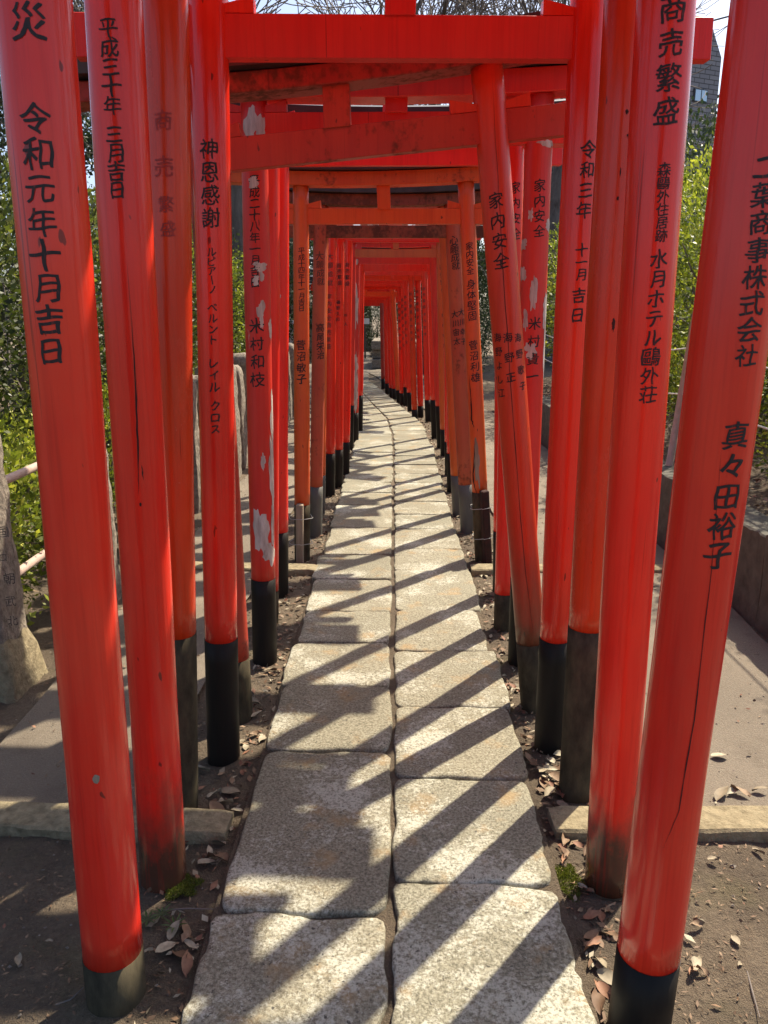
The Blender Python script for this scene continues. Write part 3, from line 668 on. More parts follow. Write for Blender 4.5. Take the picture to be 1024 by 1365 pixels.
# ------------------------------------------------------------------ stone fence on the left
def stone_post(x, y, h, w, label, seed, footing=False, letters=None):
    root = empty('stone_fence_post', (x, y, SOIL_Z)); tag(root, label, 'fence post', 'stone posts of the fence')
    n = 30; m = 28; V = []; F = []
    for i in range(n+1):
        z = h*i/n; tp = 1-0.14*i/n
        if i >= n-2: tp *= (0.96, 0.86, 0.6)[i-(n-2)]
        for k in range(m):
            an = 2*math.pi*(k+0.5)/m; c, s_ = math.cos(an), math.sin(an); q = max(abs(c), abs(s_)); e = (1/q)**0.92
            p = Vector((c*e*w/2*tp, s_*e*w/2*tp, z)); p += noise.noise_vector(Vector((p.x*9+seed*5, p.y*9, z*7)))*0.014+noise.noise_vector(Vector((p.x*30+seed*5, p.y*30, z*24)))*0.006; V.append(p)
    for i in range(n):
        for k in range(m): k2 = (k+1) % m; F.append((i*m+k, i*m+k2, (i+1)*m+k2, (i+1)*m+k))
    F.append(tuple(range(n*m, n*m+m))); b = mesh_obj('shaft', V, F, M['post'], root, smooth=True)
    if footing:
        V = []; F = []; m = 28; rr = [(0, 1.45), (0.1, 1.36), (0.2, 1.2), (0.27, 1.02)]
        for z, e0 in rr:
            for k in range(m):
                an = 2*math.pi*(k+0.5)/m; c, s_ = math.cos(an), math.sin(an); q = max(abs(c), abs(s_)); p = Vector((c/q**0.8*w/2*e0, s_/q**0.8*w/2*e0, z-0.03))
                V.append(p+noise.noise_vector(p*14+Vector((seed, 0, 0)))*0.022)
        for i in range(3):
            for k in range(m): k2 = (k+1) % m; F.append((i*m+k, i*m+k2, (i+1)*m+k2, (i+1)*m+k))
        mesh_obj('footing', V, F, M['kerb'], root, smooth=True)
    if letters:
        for ch, px, py, sz in letters:
            yy = y-w*0.475; gv, gf = glyph(ch); c = on_plane_y(px, py, yy); dist = (c-EYEP).dot(_FW); s2 = sz*dist/FPX
            V = [Vector((c.x+u*s2-x, yy-0.012-y-0.0, c.z+v*s2-SOIL_Z)) for u, v in gv]; mesh_obj('carved_letter', V, gf, M['carve'], root)
    return root
stone_post(-1.685, 2.98, 1.18, 0.215, 'carved stone fence post with rough mortar footing at the fence end', 1, True, [('国', 6, 708, 17), ('口', 6, 742, 12), ('朝', 14, 770, 17), ('武', 16, 800, 16), ('北', 19, 826, 15)])
stone_post(-1.63, 3.98, 1.12, 0.20, 'plain stone fence post with two pipes running into it from the carved post', 2)
yy = 5.03; k = 0
while yy < 13:
    stone_post(-1.64-0.02*(k % 2), yy, 1.10+0.05*math.sin(k*2.3), 0.21 if k < 2 else 0.26, 'broad rough stone post in the close-set run of the fence' if k > 1 else 'square stone fence post before the close-set run', 3+k); k += 1; yy += 1.02 if k < 2 else 0.46
for z in (0.42, 0.83):
    v, f = tube([(-1.63, 2.98, z), (-1.63, 3.98, z+0.01)], [0.019, 0.019], 10); o = mesh_obj('fence_rail', v, f, M['pipe'], None, smooth=True)
    tag(o, ('lower' if z < 0.6 else 'upper')+' pinkish pipe rail between the first two stone posts', 'fence rail')

# ------------------------------------------------------------------ planting bed and low wall on the right
wall = empty('retaining_wall', (1.9, 6.5, SOIL_Z)); tag(wall, 'low dark stone retaining wall holding the leaf-strewn planting bed', 'wall')
yb = 2.9; k = 0
while yb < 12.5:
    L = random.uniform(0.75, 1.05); o = stone_bar('block', (1.93, yb+0.004), (1.93, yb+L-0.004), 0.20, 0.55, M['wallstone'], wall, 0.012, z=0.46+random.uniform(-0.012, 0.012)); o.location -= Vector((1.9, 6.5, SOIL_Z)); yb += L
def bank(name, x0, x1, y0, y1, zf, mat):
    nx, ny = 26, 60; V = []; F = []
    for j in range(ny+1):
        for i in range(nx+1):
            x = x0+(x1-x0)*i/nx; y = y0+(y1-y0)*j/ny; V.append((x, y, zf(x)+noise.fractal(Vector((x*2.2, y*2.2, 0)), 1, 2, 4)*0.03))
    for j in range(ny):
        for i in range(nx): a = j*(nx+1)+i; F.append((a, a+1, a+nx+2, a+nx+1))
    o = mesh_obj(name, V, F, mat, None, smooth=True); tag(o, kind='structure'); return o
bank('planting_bed', 2.0, 6.5, 2.6, 13, lambda x: 0.40+min(0.6, (x-2.0)*0.22), M['soil'])
bank('terrain', -7.5, -1.80, 1.0, 17, lambda x: SOIL_Z-0.02+max(0, (-1.95-x)*0.16), M['soil'])
rp = []
for yp, lean in ((2.6, 0.02), (5.5, -0.04), (8.6, 0.0), (11.5, 0.02)):
    top = Vector((2.12+lean, yp, 1.53)); bot = Vector((1.99 if yp == 5.5 else 2.06, yp+0.02, 0.30)); v, f = tube([bot, bot.lerp(top, 0.5), top], [0.027, 0.026, 0.024], 10)
    o = mesh_obj('wooden_stake', v, f, M['pipe'], None, smooth=True); tag(o, 'pale pinkish round stake carrying two ropes along the bed', 'stake', 'stakes of the rope fence'); rp.append((bot, top))
for tt, lb in ((0.80, 'upper'), (0.54, 'lower')):
    pts = []
    for (b0, t0), (b1, t1) in zip(rp[:-1], rp[1:]):
        a, b = b0.lerp(t0, tt), b1.lerp(t1, tt)
        for q in range(10): s_ = q/10; p = a.lerp(b, s_); p.z -= 0.07*4*s_*(1-s_); pts.append(p)
    v, f = tube(pts, [0.006]*len(pts), 6); o = mesh_obj('rope', v, f, M['rope'], None, smooth=True); tag(o, lb+' pale rope strung slack between the pinkish stakes', 'rope')

# ------------------------------------------------------------------ bushes and trees
def leaf_quads(P, N, size, up=0.5, asp=0.5):
    """one kite-shaped folded leaf per point (two triangles as a quad)"""
    n = len(P); d = N+rng.normal(0, 0.7, (n, 3)); d[:, 2] += up; d /= np.linalg.norm(d, axis=1)[:, None]
    r = rng.normal(0, 1, (n, 3)); s = np.cross(d, r); s /= np.linalg.norm(s, axis=1)[:, None]
    L = (size*rng.uniform(0.5, 1.5, n))[:, None]; w = L*asp/2; nn = np.cross(d, s)
    V = np.stack([P, P+d*L*0.5+s*w+nn*L*0.06, P+d*L, P+d*L*0.5-s*w+nn*L*0.06], 1).reshape(-1, 3)
    return V, np.arange(n*4).reshape(n, 4)
def bush_mesh(name, rx, ry, h, nclus, per, size, mat, seed, tipbias=0.0):
    r = np.random.default_rng(seed); pts = []; nor = []; tint = []
    for _ in range(nclus):
        u = r.normal(0, 1, 3); u /= np.linalg.norm(u); u[2] = u[2]*0.9
        w = 1+0.33*noise.noise(Vector((u[0]*2.1+seed, u[1]*2.1, u[2]*2.1)))+0.15*noise.noise(Vector((u[0]*6, u[1]*6+seed, u[2]*6)))
        k = w*(1-0.5*r.random()**2.2)
        c = np.array([u[0]*rx*k, u[1]*ry*k, h*0.52+u[2]*h*0.5*k])
        if c[2] < 0.05: continue
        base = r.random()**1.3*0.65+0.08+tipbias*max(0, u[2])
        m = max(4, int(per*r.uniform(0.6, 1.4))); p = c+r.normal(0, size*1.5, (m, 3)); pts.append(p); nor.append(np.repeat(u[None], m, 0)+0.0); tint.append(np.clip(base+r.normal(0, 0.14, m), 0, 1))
    P = np.concatenate(pts); N = np.concatenate(nor); V, F = leaf_quads(P, N, size)
    return fast_mesh(name, V, F, mat, np.concatenate(tint))
def stems_mesh(name, rx, ry, h, n, seed, mat):
    r = random.Random(seed); V = []; F = []
    for _ in range(n):
        a = r.uniform(0, 6.28); k = r.uniform(0.3, 0.95); end = Vector((math.cos(a)*rx*k, math.sin(a)*ry*k, h*r.uniform(0.45, 0.9))); st = Vector((math.cos(a)*0.12*rx, math.sin(a)*0.12*ry, -0.25))
        pts = [st.lerp(end, q/5)+Vector((r.uniform(-1, 1), r.uniform(-1, 1), 0))*0.05*h*(q > 0)+Vector((0, 0, 0.12*h*math.sin(math.pi*q/5))) for q in range(6)]
        v, f = tube(pts, [0.018*(1-q/6.5) for q in range(6)], 5, False); b = len(V); V += v; F += [tuple(i+b for i in ff) for ff in f]
    me = bpy.data.meshes.new(name); me.from_pydata(V, [], F); me.materials.append(mat); return me
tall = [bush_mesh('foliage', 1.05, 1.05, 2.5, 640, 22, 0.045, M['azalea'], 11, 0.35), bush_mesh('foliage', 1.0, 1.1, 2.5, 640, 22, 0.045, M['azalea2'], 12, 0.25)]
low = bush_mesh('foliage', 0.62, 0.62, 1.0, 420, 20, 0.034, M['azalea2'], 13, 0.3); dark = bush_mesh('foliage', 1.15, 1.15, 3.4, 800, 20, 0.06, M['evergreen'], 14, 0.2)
stems = stems_mesh('branch', 0.95, 0.95, 2.2, 26, 5, M['twig']); stems_low = stems_mesh('branch', 0.5, 0.5, 0.8, 16, 6, M['twig'])
def bush(name, me, st, loc, s, rz, label, cat, group):
    o = empty(name, loc); o.scale = (s, s, s); o.rotation_euler.z = rz; tag(o, label, cat, group); link_mesh('foliage', me, o); link_mesh('branch', st, o)
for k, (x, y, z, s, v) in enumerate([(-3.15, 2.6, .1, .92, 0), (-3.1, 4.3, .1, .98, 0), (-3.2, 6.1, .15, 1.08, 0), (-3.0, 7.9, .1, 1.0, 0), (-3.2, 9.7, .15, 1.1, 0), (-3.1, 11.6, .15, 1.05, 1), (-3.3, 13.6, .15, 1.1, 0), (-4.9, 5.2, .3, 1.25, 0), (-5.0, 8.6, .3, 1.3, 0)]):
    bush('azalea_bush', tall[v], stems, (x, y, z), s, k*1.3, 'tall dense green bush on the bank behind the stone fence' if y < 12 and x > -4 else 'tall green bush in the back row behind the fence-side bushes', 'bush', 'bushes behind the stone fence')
for k, (x, y, s) in enumerate([(-2.25, 3.55, 1.0), (-2.35, 4.7, 0.9), (-2.3, 6.4, 1.0), (-2.25, 8.1, 0.95)]):
    bush('azalea_shrub', low, stems_low, (x, y, 0.0), s, k*2.1, 'low yellow-green shrub hugging the back of the stone fence', 'shrub', 'low shrubs behind the stone fence')
for k, (x, y, z, s, v) in enumerate([(3.25, 3.6, .5, .82, 1), (3.3, 5.4, .5, .95, 1), (3.2, 7.3, .5, 1.0, 1), (3.3, 9.3, .55, .98, 1), (3.1, 11.2, .55, 1.0, 1), (3.2, 13.2, .55, 1.0, 0), (4.9, 6.6, .7, 1.05, 1)]):
    bush('azalea_bush', tall[v], stems, (x, y, z), s, k*1.7+0.6, 'bushy hedge plant with fresh leaves on the raised bed behind the ropes', 'bush', 'hedge bushes on the raised bed')
for k, (x, y, s) in enumerate([(2.62, 4.3, 0.8), (2.75, 6.2, 0.9), (2.7, 8.2, 0.9)]):
    bush('azalea_shrub', low, stems_low, (x, y, 0.45), s, k*2.6+1, 'low leafy shrub at the foot of the hedge on the raised bed', 'shrub', 'low shrubs on the raised bed')
for (x, y, z, s, lb) in [(4.35, 11.5, .45, 1.13, 'dark glaucous evergreen bush standing above the hedge before the tiled house'), (-2.9, 17.0, 0, 1.2, 'dark evergreen bush on the bank near the bend of the path'), (1.6, 19.8, 0, 1.0, 'dark evergreen bush beside the last torii gates')]:
    bush('evergreen_bush', dark, stems, (x, y, z), s, x, lb, 'bush', 'evergreen bushes')

for k in range(9):
    bush('evergreen_bush', dark, stems, (-8.5+k*1.95, 30.5+(k % 3)*0.8, 0), 0.9+0.12*(k % 2), k*2.2, 'dark evergreen bush in the row closing off the far yard', 'bush', 'evergreen bushes behind the far yard')

def bare_tree(seed, h, r0, spread=0.5, levels=5, tf=0.33):
    r = random.Random(seed); big = ([], []); fine = ([], [])
    def add(store, pts, rad, sides):
        v, f = tube(pts, rad, sides, False); b = len(store[0]); store[0].extend(v); store[1].extend([tuple(i+b for i in ff) for ff in f])
    def grow(p, d, L, rad, lv):
        n = 5 if lv < 3 else 4; pts = [p.copy()]; q = p.copy(); dd = d.copy()
        for i in range(n):
            dd = (dd+Vector((r.gauss(0, .13), r.gauss(0, .13), r.gauss(0.03, .1)))).normalized(); q = q+dd*(L/n); pts.append(q.copy())
        rads = [rad*(1-0.45*i/n) for i in range(n+1)]
        rads = [max(0.008, q_) for q_ in rads]; add(big if lv < 3 else fine, pts, rads, 9 if lv == 0 else 6 if lv < 3 else 3)
        if lv >= levels: return
        nb = (3, 4, 4, 4, 4, 3)[lv]
        for k in range(nb):
            t = 1.0 if k == 0 else r.uniform(0.4, 1.0); i = min(n, max(1, int(t*n))); a = r.uniform(0, 6.28); side = dd.orthogonal().normalized(); side.rotate(Matrix.Rotation(a, 3, dd))
            nd = (dd*(1.0 if k else 1.6)+side*r.uniform(spread, spread*2)).normalized(); nd.z += 0.10; nd.normalize()
            grow(pts[i], nd, L*r.uniform(0.58, 0.8), rads[i]*(0.72 if k == 0 else 0.52), lv+1)
    grow(Vector((0, 0, -0.2)), Vector((r.uniform(-.1, .1), 0, 1)), h*tf, r0, 0)
    def mk(name, st, mat):
        me = bpy.data.meshes.new(name); me.from_pydata([tuple(v) for v in st[0]], [], st[1]); me.materials.append(mat); me.polygons.foreach_set('use_smooth', [True]*len(me.polygons)); return me
    return mk('trunk', big, M['bark']), mk('twigs', fine, M['twig'])
bt = [bare_tree(3, 11, 0.34, tf=0.45), bare_tree(8, 10, 0.24, 0.6)]
for k, (x, y, v, s, rz, lb) in enumerate([(2.65, 17.0, 0, 1.05, 2.3, 'leafless tree with thick forked trunk right of the path'), (-4.6, 19.5, 1, 1.45, 2.0, 'leafless tree behind the left bank beyond the fence'), (1.9, 24, 1, 1.5, 4.1, 'leafless tree beyond the end of the torii tunnel'), (-8.5, 13.5, 0, 0.95, 5.0, 'leafless tree far out on the left bank'), (-2.9, 26, 0, 1.4, 1.2, 'leafless tree at the back of the far yard'), (-2.75, 14.6, 1, 1.35, 0.6, 'leafless tree leaning over the bend from the fence side'), (0.9, 21.5, 1, 1.45, 2.9, 'leafless tree close behind the last torii gate')]):
    o = empty('bare_tree', (x, y, 0)); o.scale = (s, s, s); o.rotation_euler.z = rz; tag(o, lb, 'tree', 'leafless trees'); link_mesh('trunk', bt[v][0], o); link_mesh('branch', bt[v][1], o)

def evergreen(seed):
    r = random.Random(seed); V = []; F = []
    def tb(pts, rad, sd):
        v, f = tube(pts, rad, sd, False); b = len(V); V.extend(v); F.extend([tuple(i+b for i in ff) for ff in f])
    tb([(0, 0, -.2), (0.1, 0, 2.5), (0, 0.1, 5), (0.1, 0, 8)], [0.24, 0.2, 0.14, 0.05], 9); C = []; U = []
    for k in range(46):
        z = r.uniform(1.8, 8.2); a = r.uniform(0, 6.28); L = (2.6-abs(z-4.6)*0.42)*r.uniform(0.6, 1.1); st = Vector((0, 0, z-0.5)); en = Vector((math.cos(a)*L, math.sin(a)*L, z+0.5)); tb([st, st.lerp(en, .5)+Vector((0, 0, .1)), en], [.06, .04, .015], 5)
        for q in range(9): C.append(st.lerp(en, r.uniform(0.45, 1.08))+Vector((r.gauss(0, .28), r.gauss(0, .28), r.gauss(0, .2))))
    P = np.concatenate([np.array(c)+rng.normal(0, 0.16, (26, 3)) for c in C]); tint = np.repeat(rng.uniform(0.1, 0.8, len(C)), 26)+rng.normal(0, 0.1, len(C)*26)
    v, f = leaf_quads(P, np.zeros_like(P)+[0, 0, 0.2], 0.13); cm = fast_mesh('crown', v, f, M['evergreen'], np.clip(tint, 0, 1))
    tm = bpy.data.meshes.new('trunk'); tm.from_pydata([tuple(x) for x in V], [], F); tm.materials.append(M['bark']); return tm, cm
ev = evergreen(4)
for k, (x, y, s, lb) in enumerate([(-4.2, 33, 1.1, 'dark evergreen tree closing the view behind the far yard'), (-1.2, 35, 1.15, 'dark evergreen tree closing the view behind the far yard'), (2.4, 31, 1.05, 'dark evergreen tree closing the view behind the far yard'), (-7.5, 26, 1.1, 'dark evergreen tree closing the view behind the far yard'), (6.2, 30, 1.0, 'dark evergreen tree closing the view behind the far yard'), (-8.2, 20, 1.0, 'dark evergreen tree closing the view behind the far yard')]):
    o = empty('evergreen_tree', (x, y, 0)); o.scale = (s, s, s); o.rotation_euler.z = k*1.9; tag(o, lb, 'tree', 'evergreen trees behind the yard'); link_mesh('trunk', ev[0], o); link_mesh('crown', ev[1], o)

# ------------------------------------------------------------------ far yard: cone, low stone wall, notice board, person
def lathe(prof, n=20):
    V = []; F = []
    for r_, z in prof:
        for k in range(n): a = 2*math.pi*k/n; V.append((math.cos(a)*r_, math.sin(a)*r_, z))
    for i in range(len(prof)-1):
        for k in range(n): k2 = (k+1) % n; F.append((i*n+k, i*n+k2, (i+1)*n+k2, (i+1)*n+k))
    return V, F
M['cone'] = plain('cone_orange', (0.55, 0.05, 0.02), (0.65, 0.08, 0.03), 10, 0.5, 0.0); M['white'] = plain('white_paint', (0.7, 0.69, 0.66), (0.8, 0.79, 0.76), 10, 0.5, 0.0)
cl = Vector((-1.32, 27.0, -0.008)); cone = empty('traffic_cone', cl); tag(cone, 'orange-red traffic cone standing in the far yard', 'traffic cone')
v, f = lathe([(0.17, 0.03), (0.155, 0.06), (0.03, 0.78), (0.0, 0.79)]); mesh_obj('cone', v, f, M['cone'], cone, True)
v, f = box_vf((0, 0, 0.016), Vector((.2, 0, 0)), Vector((0, .2, 0)), Vector((0, 0, .016))); bevel_obj(mesh_obj('base', v, f, M['cone'], cone), .006)
fw = empty('stone_wall', (-0.28, 24.5, 0)); tag(fw, 'low wall of grey stone blocks beside the far yard', 'wall')
for i in range(3):
    for j in range(5):
        v, f = box_vf((-0.18+0.02*(i % 2), -1.2+j*0.62+0.3*(i % 2), 0.13+i*0.27), Vector((.2, 0, 0)), Vector((0, .30, 0)), Vector((0, 0, .13))); bevel_obj(mesh_obj('block', v, f, M['post'], fw), .02)
nb = empty('notice_board', (-1.05, 28.5, 0)); tag(nb, 'small white notice board on a post beyond the tunnel', 'sign')
v, f = box_vf((0, 0, 0.75), Vector((.03, 0, 0)), Vector((0, .03, 0)), Vector((0, 0, .75))); mesh_obj('post', v, f, M['bark'], nb)
v, f = box_vf((0, -.04, 1.32), Vector((.16, 0, 0)), Vector((0, .008, 0)), Vector((0, 0, .1))); mesh_obj('board', v, f, M['white'], nb)

def person(loc, rz):
    root = empty('person', loc); root.rotation_euler.z = rz; tag(root, 'person in white shirt and dark trousers standing beyond the stone fence', 'person')
    V = {'pel': (0, 0, .95), 'wai': (0, 0, 1.10), 'che': (0, 0.0, 1.32), 'nec': (0, 0, 1.47), 'hd1': (0, .01, 1.56), 'hd2': (0, .015, 1.68)}
    R = {'pel': .145, 'wai': .125, 'che': .15, 'nec': .055, 'hd1': .075, 'hd2': .085}; E = [('pel', 'wai'), ('wai', 'che'), ('che', 'nec'), ('nec', 'hd1'), ('hd1', 'hd2')]
    for s, n in ((-1, 'l'), (1, 'r')):
        for key, p, r in (('hip', (.09*s, 0, .88), .095), ('kne', (.10*s, .02, .49), .06), ('ank', (.10*s, -.01, .08), .042), ('toe', (.12*s, .15, .04), .035), ('sho', (.17*s, 0, 1.41), .062), ('elb', (.23*s, -.03, 1.13), .042), ('wri', (.24*s, .05, .90), .028), ('pal', (.24*s, .075, .83), .03)): V[n+key] = p; R[n+key] = r
        E += [('pel', n+'hip'), (n+'hip', n+'kne'), (n+'kne', n+'ank'), (n+'ank', n+'toe'), ('che', n+'sho'), (n+'sho', n+'elb'), (n+'elb', n+'wri'), (n+'wri', n+'pal')]
        for q in range(5):
            a = (.24*s-.0, .055+.018*q if q < 4 else .10, .80 if q < 4 else .85); b = (.235*s, .06+.02*q if q < 4 else .125, (.745, .735, .74, .755)[q] if q < 4 else .815); V[f'{n}f{q}'] = a; V[f'{n}g{q}'] = b; R[f'{n}f{q}'] = R[f'{n}g{q}'] = .0085; E += [(n+'pal', f'{n}f{q}'), (f'{n}f{q}', f'{n}g{q}')]
    keys = list(V); me = bpy.data.meshes.new('body'); me.from_pydata([V[k] for k in keys], [(keys.index(a), keys.index(b)) for a, b in E], []); o = bpy.data.objects.new('body', me); COL.objects.link(o); o.parent = root
    md = o.modifiers.new('skin', 'SKIN'); md.use_smooth_shade = True; sub = o.modifiers.new('sub', 'SUBSURF'); sub.levels = 2; sub.render_levels = 2
    for k, d in zip(keys, me.skin_vertices[0].data): d.radius = (R[k], R[k]*(0.72 if k in ('pel', 'wai', 'che') else 1)); d.use_root = k == 'pel'
    t = NT('person_clothes'); sep = t.add('ShaderNodeSeparateXYZ'); t.link(t.add('ShaderNodeTexCoord').outputs['Object'], sep.inputs[0])
    c = t.mix(t.math('GREATER_THAN', sep.outputs['Z'], 0.93), (0.02, 0.022, 0.03), (0.72, 0.72, 0.70)); c = t.mix(t.math('GREATER_THAN', sep.outputs['Z'], 1.475), c, (0.5, 0.3, 0.22))
    arm = t.math('MULTIPLY', t.math('GREATER_THAN', t.math('ABSOLUTE', sep.outputs['X']), 0.185), t.math('LESS_THAN', sep.outputs['Z'], 1.15)); c = t.mix(arm, c, (0.5, 0.3, 0.22)); me.materials.append(t.set(c, 0.8))
    v, f = lathe([(0.0, 1.80), (.07, 1.78), (.102, 1.71), (.10, 1.63), (.088, 1.58)], 16); h = mesh_obj('hair', [(x, y-.012, z) for x, y, z in v], f, M['crack'], root, True)
    return root
pg = on_plane_y(383, 430, 17.0); person((pg.x, 17.0, SOIL_Z), 2.6)

# ------------------------------------------------------------------ house, cables
def tile_mat():
    t = NT('grey_wall_tiles'); mp = t.add('ShaderNodeMapping'); mp.inputs['Rotation'].default_value = (math.pi/2, 0, 0); t.link(t.add('ShaderNodeTexCoord').outputs['Object'], mp.inputs[0])
    b = t.add('ShaderNodeTexBrick'); b.inputs['Color1'].default_value = (0.17, 0.18, 0.205, 1); b.inputs['Color2'].default_value = (0.22, 0.23, 0.255, 1); b.inputs['Mortar'].default_value = (0.05, 0.05, 0.055, 1)
    b.inputs['Scale'].default_value = 1.0; b.inputs['Brick Width'].default_value = 0.36; b.inputs['Row Height'].default_value = 0.12; b.inputs['Mortar Size'].default_value = 0.012; t.link(mp.outputs[0], b.inputs[0]); return t.set(b.outputs['Color'], 0.7)
M['tiles'] = tile_mat(); M['frame'] = plain('window_frame', (0.03, 0.03, 0.035), (0.05, 0.05, 0.055), 10, 0.4, 0.0)
gl = NT('window_glass'); M['glass'] = gl.set((0.45, 0.55, 0.6), 0.06, Metallic=0.6)
corner = on_plane_y(962, 75, 24.0); hr = math.radians(24); hx = Vector((math.cos(hr), math.sin(hr), 0)); hy = Vector((-math.sin(hr), math.cos(hr), 0)); H = corner.z
house = empty('tiled_house', (corner.x, 24.0, SOIL_Z)); house.rotation_euler.z = hr; tag(house, 'house with dark grey tiled wall, clipped roof corner and small window', 'house')
Ht = H+0.9; sil = [(-2.4, 0), (0, 0), (0, H), (-0.55, Ht), (-2.4, Ht)]
V = [(x, 0, z) for x, z in sil]+[(x, 5, z) for x, z in sil]; F = [(0, 1, 2, 3, 4), (9, 8, 7, 6, 5)]+[(i, i+5, (i+1) % 5+5, (i+1) % 5) for i in range(5)]
mesh_obj('wall', V, F, M['tiles'], house)
def on_wall(x, y):
    d = ray(x, y); n = hy; o = Vector((corner.x, 24.0, 0)); k = (o-EYEP).dot(n)/d.dot(n); p = EYEP+d*k-o; return p.dot(hx), p.z-SOIL_Z
wx0, wz1 = on_wall(925, 118); wx1, wz0 = on_wall(941, 138); wc = ((wx0+wx1)/2, (wz0+wz1)/2); ww, wh = (wx1-wx0)/2, (wz1-wz0)/2
win = mesh_obj('window', *box_vf((wc[0], -0.01, wc[1]), Vector((ww, 0, 0)), Vector((0, .03, 0)), Vector((0, 0, wh))), M['frame'], house)
for sx in (-1, 1): mesh_obj('pane', *box_vf((wc[0]+sx*ww*.47, -0.045, wc[1]), Vector((ww*.40, 0, 0)), Vector((0, .008, 0)), Vector((0, 0, wh*.84))), M['glass'], win)
for i, (pa, pb, Y) in enumerate((((926, 34), (986, 18), 15.0), ((926, 62), (986, 24), 16.5))):
    a, b = on_plane_y(*pa, Y), on_plane_y(*pb, Y); d = b-a; A = a-d*8; B = b+d*10; pts = [A.lerp(B, q/24)-Vector((0, 0, 0.0)) for q in range(25)]
    v, f = tube(pts, [(0.014, 0.008)[i]]*25, 6); o = mesh_obj('power_line', v, f, M['frame'], None); tag(o, ('thick' if i == 0 else 'thin')+' dark overhead cable crossing the sky before the tiled house', 'cable')

# ------------------------------------------------------------------ fallen leaves, moss, weeds
def leaf_mesh(name, L, W, curl, twist, mat, seed):
    r = random.Random(seed); V = []; F = []; n = 7
    for i in range(n):
        t = i/(n-1); w = W*math.sin(math.pi*min(1, t*0.96+0.02))**0.8; z0 = curl*L*(math.sin(t*2.6)*0.8-t*0.3)
        for j in (-1, 0, 1): V.append((L*(t-0.5), j*w/2, z0+abs(j)*W*0.28*(1 if curl > 0 else 0.4)+twist*(t-0.5)*j*W+r.uniform(-1, 1)*0.002))
    for i in range(n-1):
        for j in (0, 1): a = i*3+j; F.append((a, a+1, a+4, a+3))
    me = bpy.data.meshes.new(name); me.from_pydata(V, [], F); me.materials.append(mat); me.polygons.foreach_set('use_smooth', [True]*len(F)); return me
lv = [leaf_mesh('dry_leaf', 0.065, 0.028, 0.16, 0.6, M['dryleaf'], 1), leaf_mesh('dry_leaf', 0.075, 0.034, 0.10, -0.4, M['paleleaf'], 2), leaf_mesh('dry_leaf', 0.055, 0.026, 0.22, 0.3, M['paleleaf'], 3), leaf_mesh('dry_leaf', 0.06, 0.022, 0.12, 0.8, M['redleaf'], 4), leaf_mesh('dry_leaf', 0.07, 0.03, -0.1, 0.2, M['dryleaf'], 5)]
def leaf_at(x, y, z=SOIL_Z, v=None, s=1.0):
    s *= random.uniform(0.75, 1.15)
    o = bpy.data.objects.new('dry_leaf', random.choice(lv) if v is None else lv[v]); COL.objects.link(o); o.location = (x, y, z+0.010); o.scale = (s, s*random.uniform(0.7, 1.35), s*random.uniform(0.4, 1.3)); o.rotation_euler = (random.uniform(-.5, .5), random.uniform(-.4, .4), random.uniform(0, 6.28)); return o
for (px, py, v, s) in [(222, 1268, 1, 1.1), (240, 1278, 0, 1.0), (250, 1290, 3, 1.1), (280, 1140, 2, .9), (290, 1150, 0, .9), (278, 1155, 1, .7), (300, 1075, 1, 1.1), (290, 1082, 4, 1.0), (315, 1085, 2, 1.0), (308, 1060, 1, .9), (268, 1030, 1, 1.0), (320, 1022, 4, .9), (345, 955, 1, 1.0), (350, 990, 2, .9), (25, 1285, 1, .5), (65, 1260, 2, .5), (328, 1000, 2, .8), (285, 1345, 0, .8)]:
    g = on_ground(px, py, SOIL_Z); tag(leaf_at(g.x, g.y, SOIL_Z, v, s), 'dry curled leaf on the soil along the fence side of the path', 'leaf', 'dry leaves on the fence side')
for (px, py, v, s) in [(790, 1265, 3, 1.3), (805, 1325, 3, 1.1), (800, 1345, 0, 1.0), (812, 1310, 1, .8), (958, 1018, 1, 1.0), (962, 1070, 1, .9), (985, 1068, 0, 1.1), (1012, 1065, 2, 1.0), (975, 1066, 1, .8), (770, 1130, 3, .8), (745, 1010, 1, .9), (748, 1025, 4, .9), (735, 1018, 2, .8), (742, 1040, 0, .9), (728, 1050, 3, .8), (722, 1030, 1, .8), (950, 1150, 1, .5), (925, 1290, 1, .6), (985, 1290, 2, .45), (935, 1300, 0, .5), (1010, 1140, 1, .5), (980, 1258, 1, .5), (733, 1060, 1, .8), (748, 1062, 0, .9)]:
    g = on_ground(px, py, SOIL_Z); tag(leaf_at(g.x, g.y, SOIL_Z if py > 1125 or px < 800 else -0.012, v, s), 'dry curled leaf on the ground along the raised bed side of the path', 'leaf', 'dry leaves on the bed side')
for k in range(230):
    sd = random.choice((-1, 1, 1)); y = random.uniform(1.5, 6.0); x = sd*min(0.85, 0.49+abs(random.gauss(0, 0.13)))
    tag(leaf_at(x, y, SOIL_Z, None, random.uniform(0.5, 0.95)), 'dry curled leaf on the ground along the raised bed side of the path' if sd > 0 else 'dry curled leaf on the soil along the fence side of the path', 'leaf', 'dry leaves on the bed side' if sd > 0 else 'dry leaves on the fence side')
def litter(name, n, fx, fy, fz, mat, size, label=None):
    X = fx(n); Y = fy(n); Z = fz(X, Y); P = np.stack([X, Y, Z], 1); v, f = leaf_quads(P, np.zeros((n, 3)), size, 0.0, 0.5)
    v = v.reshape(-1, 4, 3); v[:, :, 2] = P[:, None, 2]+np.abs(v[:, :, 2]-P[:, None, 2])*0.45+0.003; o = link_mesh(name, fast_mesh(name, v.reshape(-1, 3), f, mat, rng.random(n))); tag(o, label, 'leaf litter', kind='stuff')
sgn = lambda n: rng.choice([-1, 1], n)
curve_x = lambda Y: np.array([pcx(y) for y in Y])
